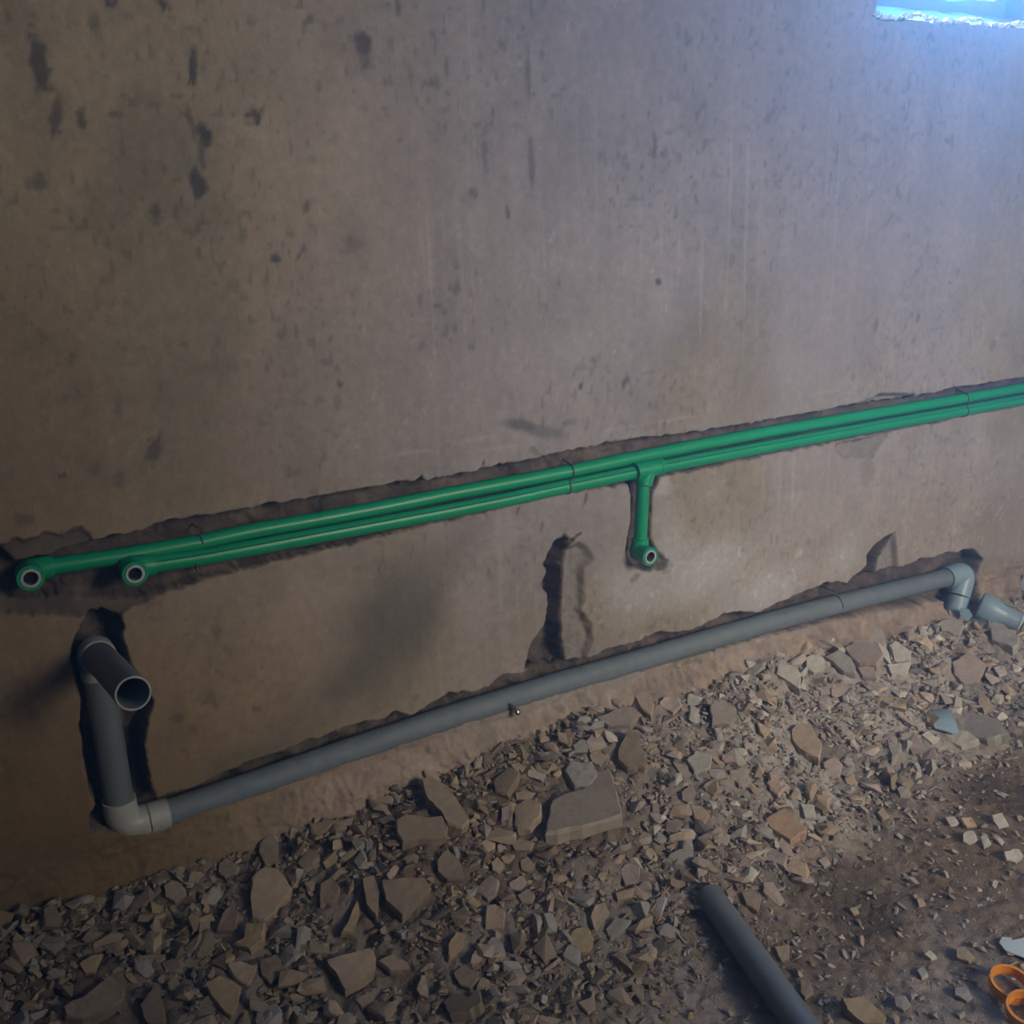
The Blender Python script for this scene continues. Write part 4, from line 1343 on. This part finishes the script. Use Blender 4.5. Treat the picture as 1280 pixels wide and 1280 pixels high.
# templates for the countless small chips: joined into one object
T = []
for k in range(24):
    bm = bmesh.new()
    chunk_bm(bm, (0, 0, 0), 1.15, .85, .55, n=10, rnd=rr, rot=Matrix.Identity(3))
    bm.verts.ensure_lookup_table()
    bmesh.ops.triangulate(bm, faces=bm.faces[:])
    bmesh.ops.recalc_face_normals(bm, faces=bm.faces)
    bm.verts.index_update()
    T.append((np.array([v.co[:] for v in bm.verts]), np.array([[v.index for v in f.verts] for f in bm.faces])))
    bm.free()
V, Fc, Cc = [], [], []
off = 0
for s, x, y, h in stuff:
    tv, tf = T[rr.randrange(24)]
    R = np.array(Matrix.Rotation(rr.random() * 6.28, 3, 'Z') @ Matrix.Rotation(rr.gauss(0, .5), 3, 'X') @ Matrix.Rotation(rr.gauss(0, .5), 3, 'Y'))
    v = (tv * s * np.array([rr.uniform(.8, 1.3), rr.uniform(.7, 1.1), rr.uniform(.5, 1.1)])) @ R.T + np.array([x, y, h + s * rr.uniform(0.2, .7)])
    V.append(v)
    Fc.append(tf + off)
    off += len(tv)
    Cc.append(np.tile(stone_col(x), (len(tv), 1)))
V = np.concatenate(V); Fc = np.concatenate(Fc); Cc = np.concatenate(Cc)
me = bpy.data.meshes.new('rubble_chips')
me.vertices.add(len(V)); me.vertices.foreach_set('co', V.astype(np.float32).ravel())
me.loops.add(len(Fc) * 3); me.loops.foreach_set('vertex_index', Fc.astype(np.int32).ravel())
me.polygons.add(len(Fc)); me.polygons.foreach_set('loop_start', np.arange(0, len(Fc) * 3, 3, dtype=np.int32))
me.update(calc_edges=True)
set_tint(me, Cc)
me.shade_flat()
o = link('rubble_chips', me, MAT['stone'])
tag(o, 'countless small chips and crumbs of plaster and earth filling the heap', 'rubble', kind='stuff')
print('stones', len(HERO) + len(objs), 'chips', len(stuff), 'tris', len(Fc))

# ------------------------------------------------------------------ labels of the unlabelled stones: told by a named neighbour
CUTS = [' right under', ' right below', ' below', ' above', ' at ', ' in ', ' on ', ' under', ' beside', ' with', ' standing', ' leaning', ' lying', ' touching', ',', ' near', ' right of',
        ' left of', ' just', ' directly', ' against', ' sitting', ' casting', ' alone', ' up and', ' low', ' between', ' away', ' running']


def short(l):
    i = min([l.find(c_) for c_ in CUTS if l.find(c_) > 0] + [len(l)])
    return l[:i]


def to_px(p):
    v = np.array(p) - CAM
    d = v.dot(FWD)
    return 640 + F * v.dot(RIGHT) / d, 640 + F * v.dot(DOWN) / d


def colour_word(c_):
    r, g, b = c_[:3]
    L_ = (r + g + b) / 3
    sat = (r - b) / r
    if sat > 0.55: return 'ochre'
    if L_ < 0.225: return 'dark brown'
    if sat > 0.40: return 'tan'
    if L_ > 0.42: return 'pale'
    return 'pinkish' if sat > 0.20 else 'grey'


marks = [(short(l), to_px(c)) for _, c, _, l, _ in NAMED if l]
seen = [m[0] for m in marks]
marks = [m for m in marks if seen.count(m[0]) == 1]
for nm, p in (('shiny metal ball', (646, 890)), ('straw stalk', (822, 1128)), ('far end of the loose pipe', (888, 1134)), ('upper orange ring', (1262, 1231)),
              ('flared pipe reducer', (1250, 768)), ('pale blue sheet scrap', (1265, 1182)), ('foot of the riser', (150, 1040)), ('curled pale thread', (1175, 985)),
              ('curved piece of broken pipe', (1180, 897))):
    marks.append((nm, p))
buckets = {}
for o, c, col, l, sz in NAMED:
    if l:
        continue
    u, v = to_px(c)
    m = min(marks, key=lambda q: math.hypot(q[1][0] - u, q[1][1] - v))
    dx, dy = u - m[1][0], v - m[1][1]
    if abs(dx) > abs(dy):
        di = 'right of' if dx > 0 else 'left of'
    else:
        di = 'below' if dy > 0 else 'above'
    buckets.setdefault((sz, colour_word(col), di, m[0]), []).append((math.hypot(dx, dy), o))
ORD = ['nearest', 'second nearest', 'third nearest', 'fourth nearest', 'fifth nearest', 'sixth nearest', 'seventh nearest', 'eighth nearest']
for (sz, cw, di, nm), lst in buckets.items():
    lst.sort(key=lambda q: q[0])
    for k, (_, o) in enumerate(lst):
        t = f'{sz} {cw} stone {di} the {nm}'
        if len(lst) > 1:
            t = f'{ORD[min(k, 7)]} ' + t
        o['label'] = t

# ------------------------------------------------------------------ scattering volume added to imitate the small window's lens glare
bm = bmesh.new()
boxbm(bm, (ROOM_X0 + 0.04, ROOM_Y0 + 0.06, 0.0), (ROOM_X1 - 0.01, 0.15, ROOM_Z1 - 0.02))
hm = bpy.data.materials.new('glare_volume')
hm.use_nodes = True
hm.node_tree.nodes.clear()
ho = hm.node_tree.nodes.new('ShaderNodeOutputMaterial')
hv = hm.node_tree.nodes.new('ShaderNodeVolumeScatter')
hv.inputs['Density'].default_value = 0.12
hv.inputs['Anisotropy'].default_value = 0.55
hm.node_tree.links.new(hv.outputs[0], ho.inputs['Volume'])
tag(bmobj('haze', bm, hm, smooth=False), 'added faint bluish haze volume imitating lens glare around the small window', 'haze', kind='stuff')
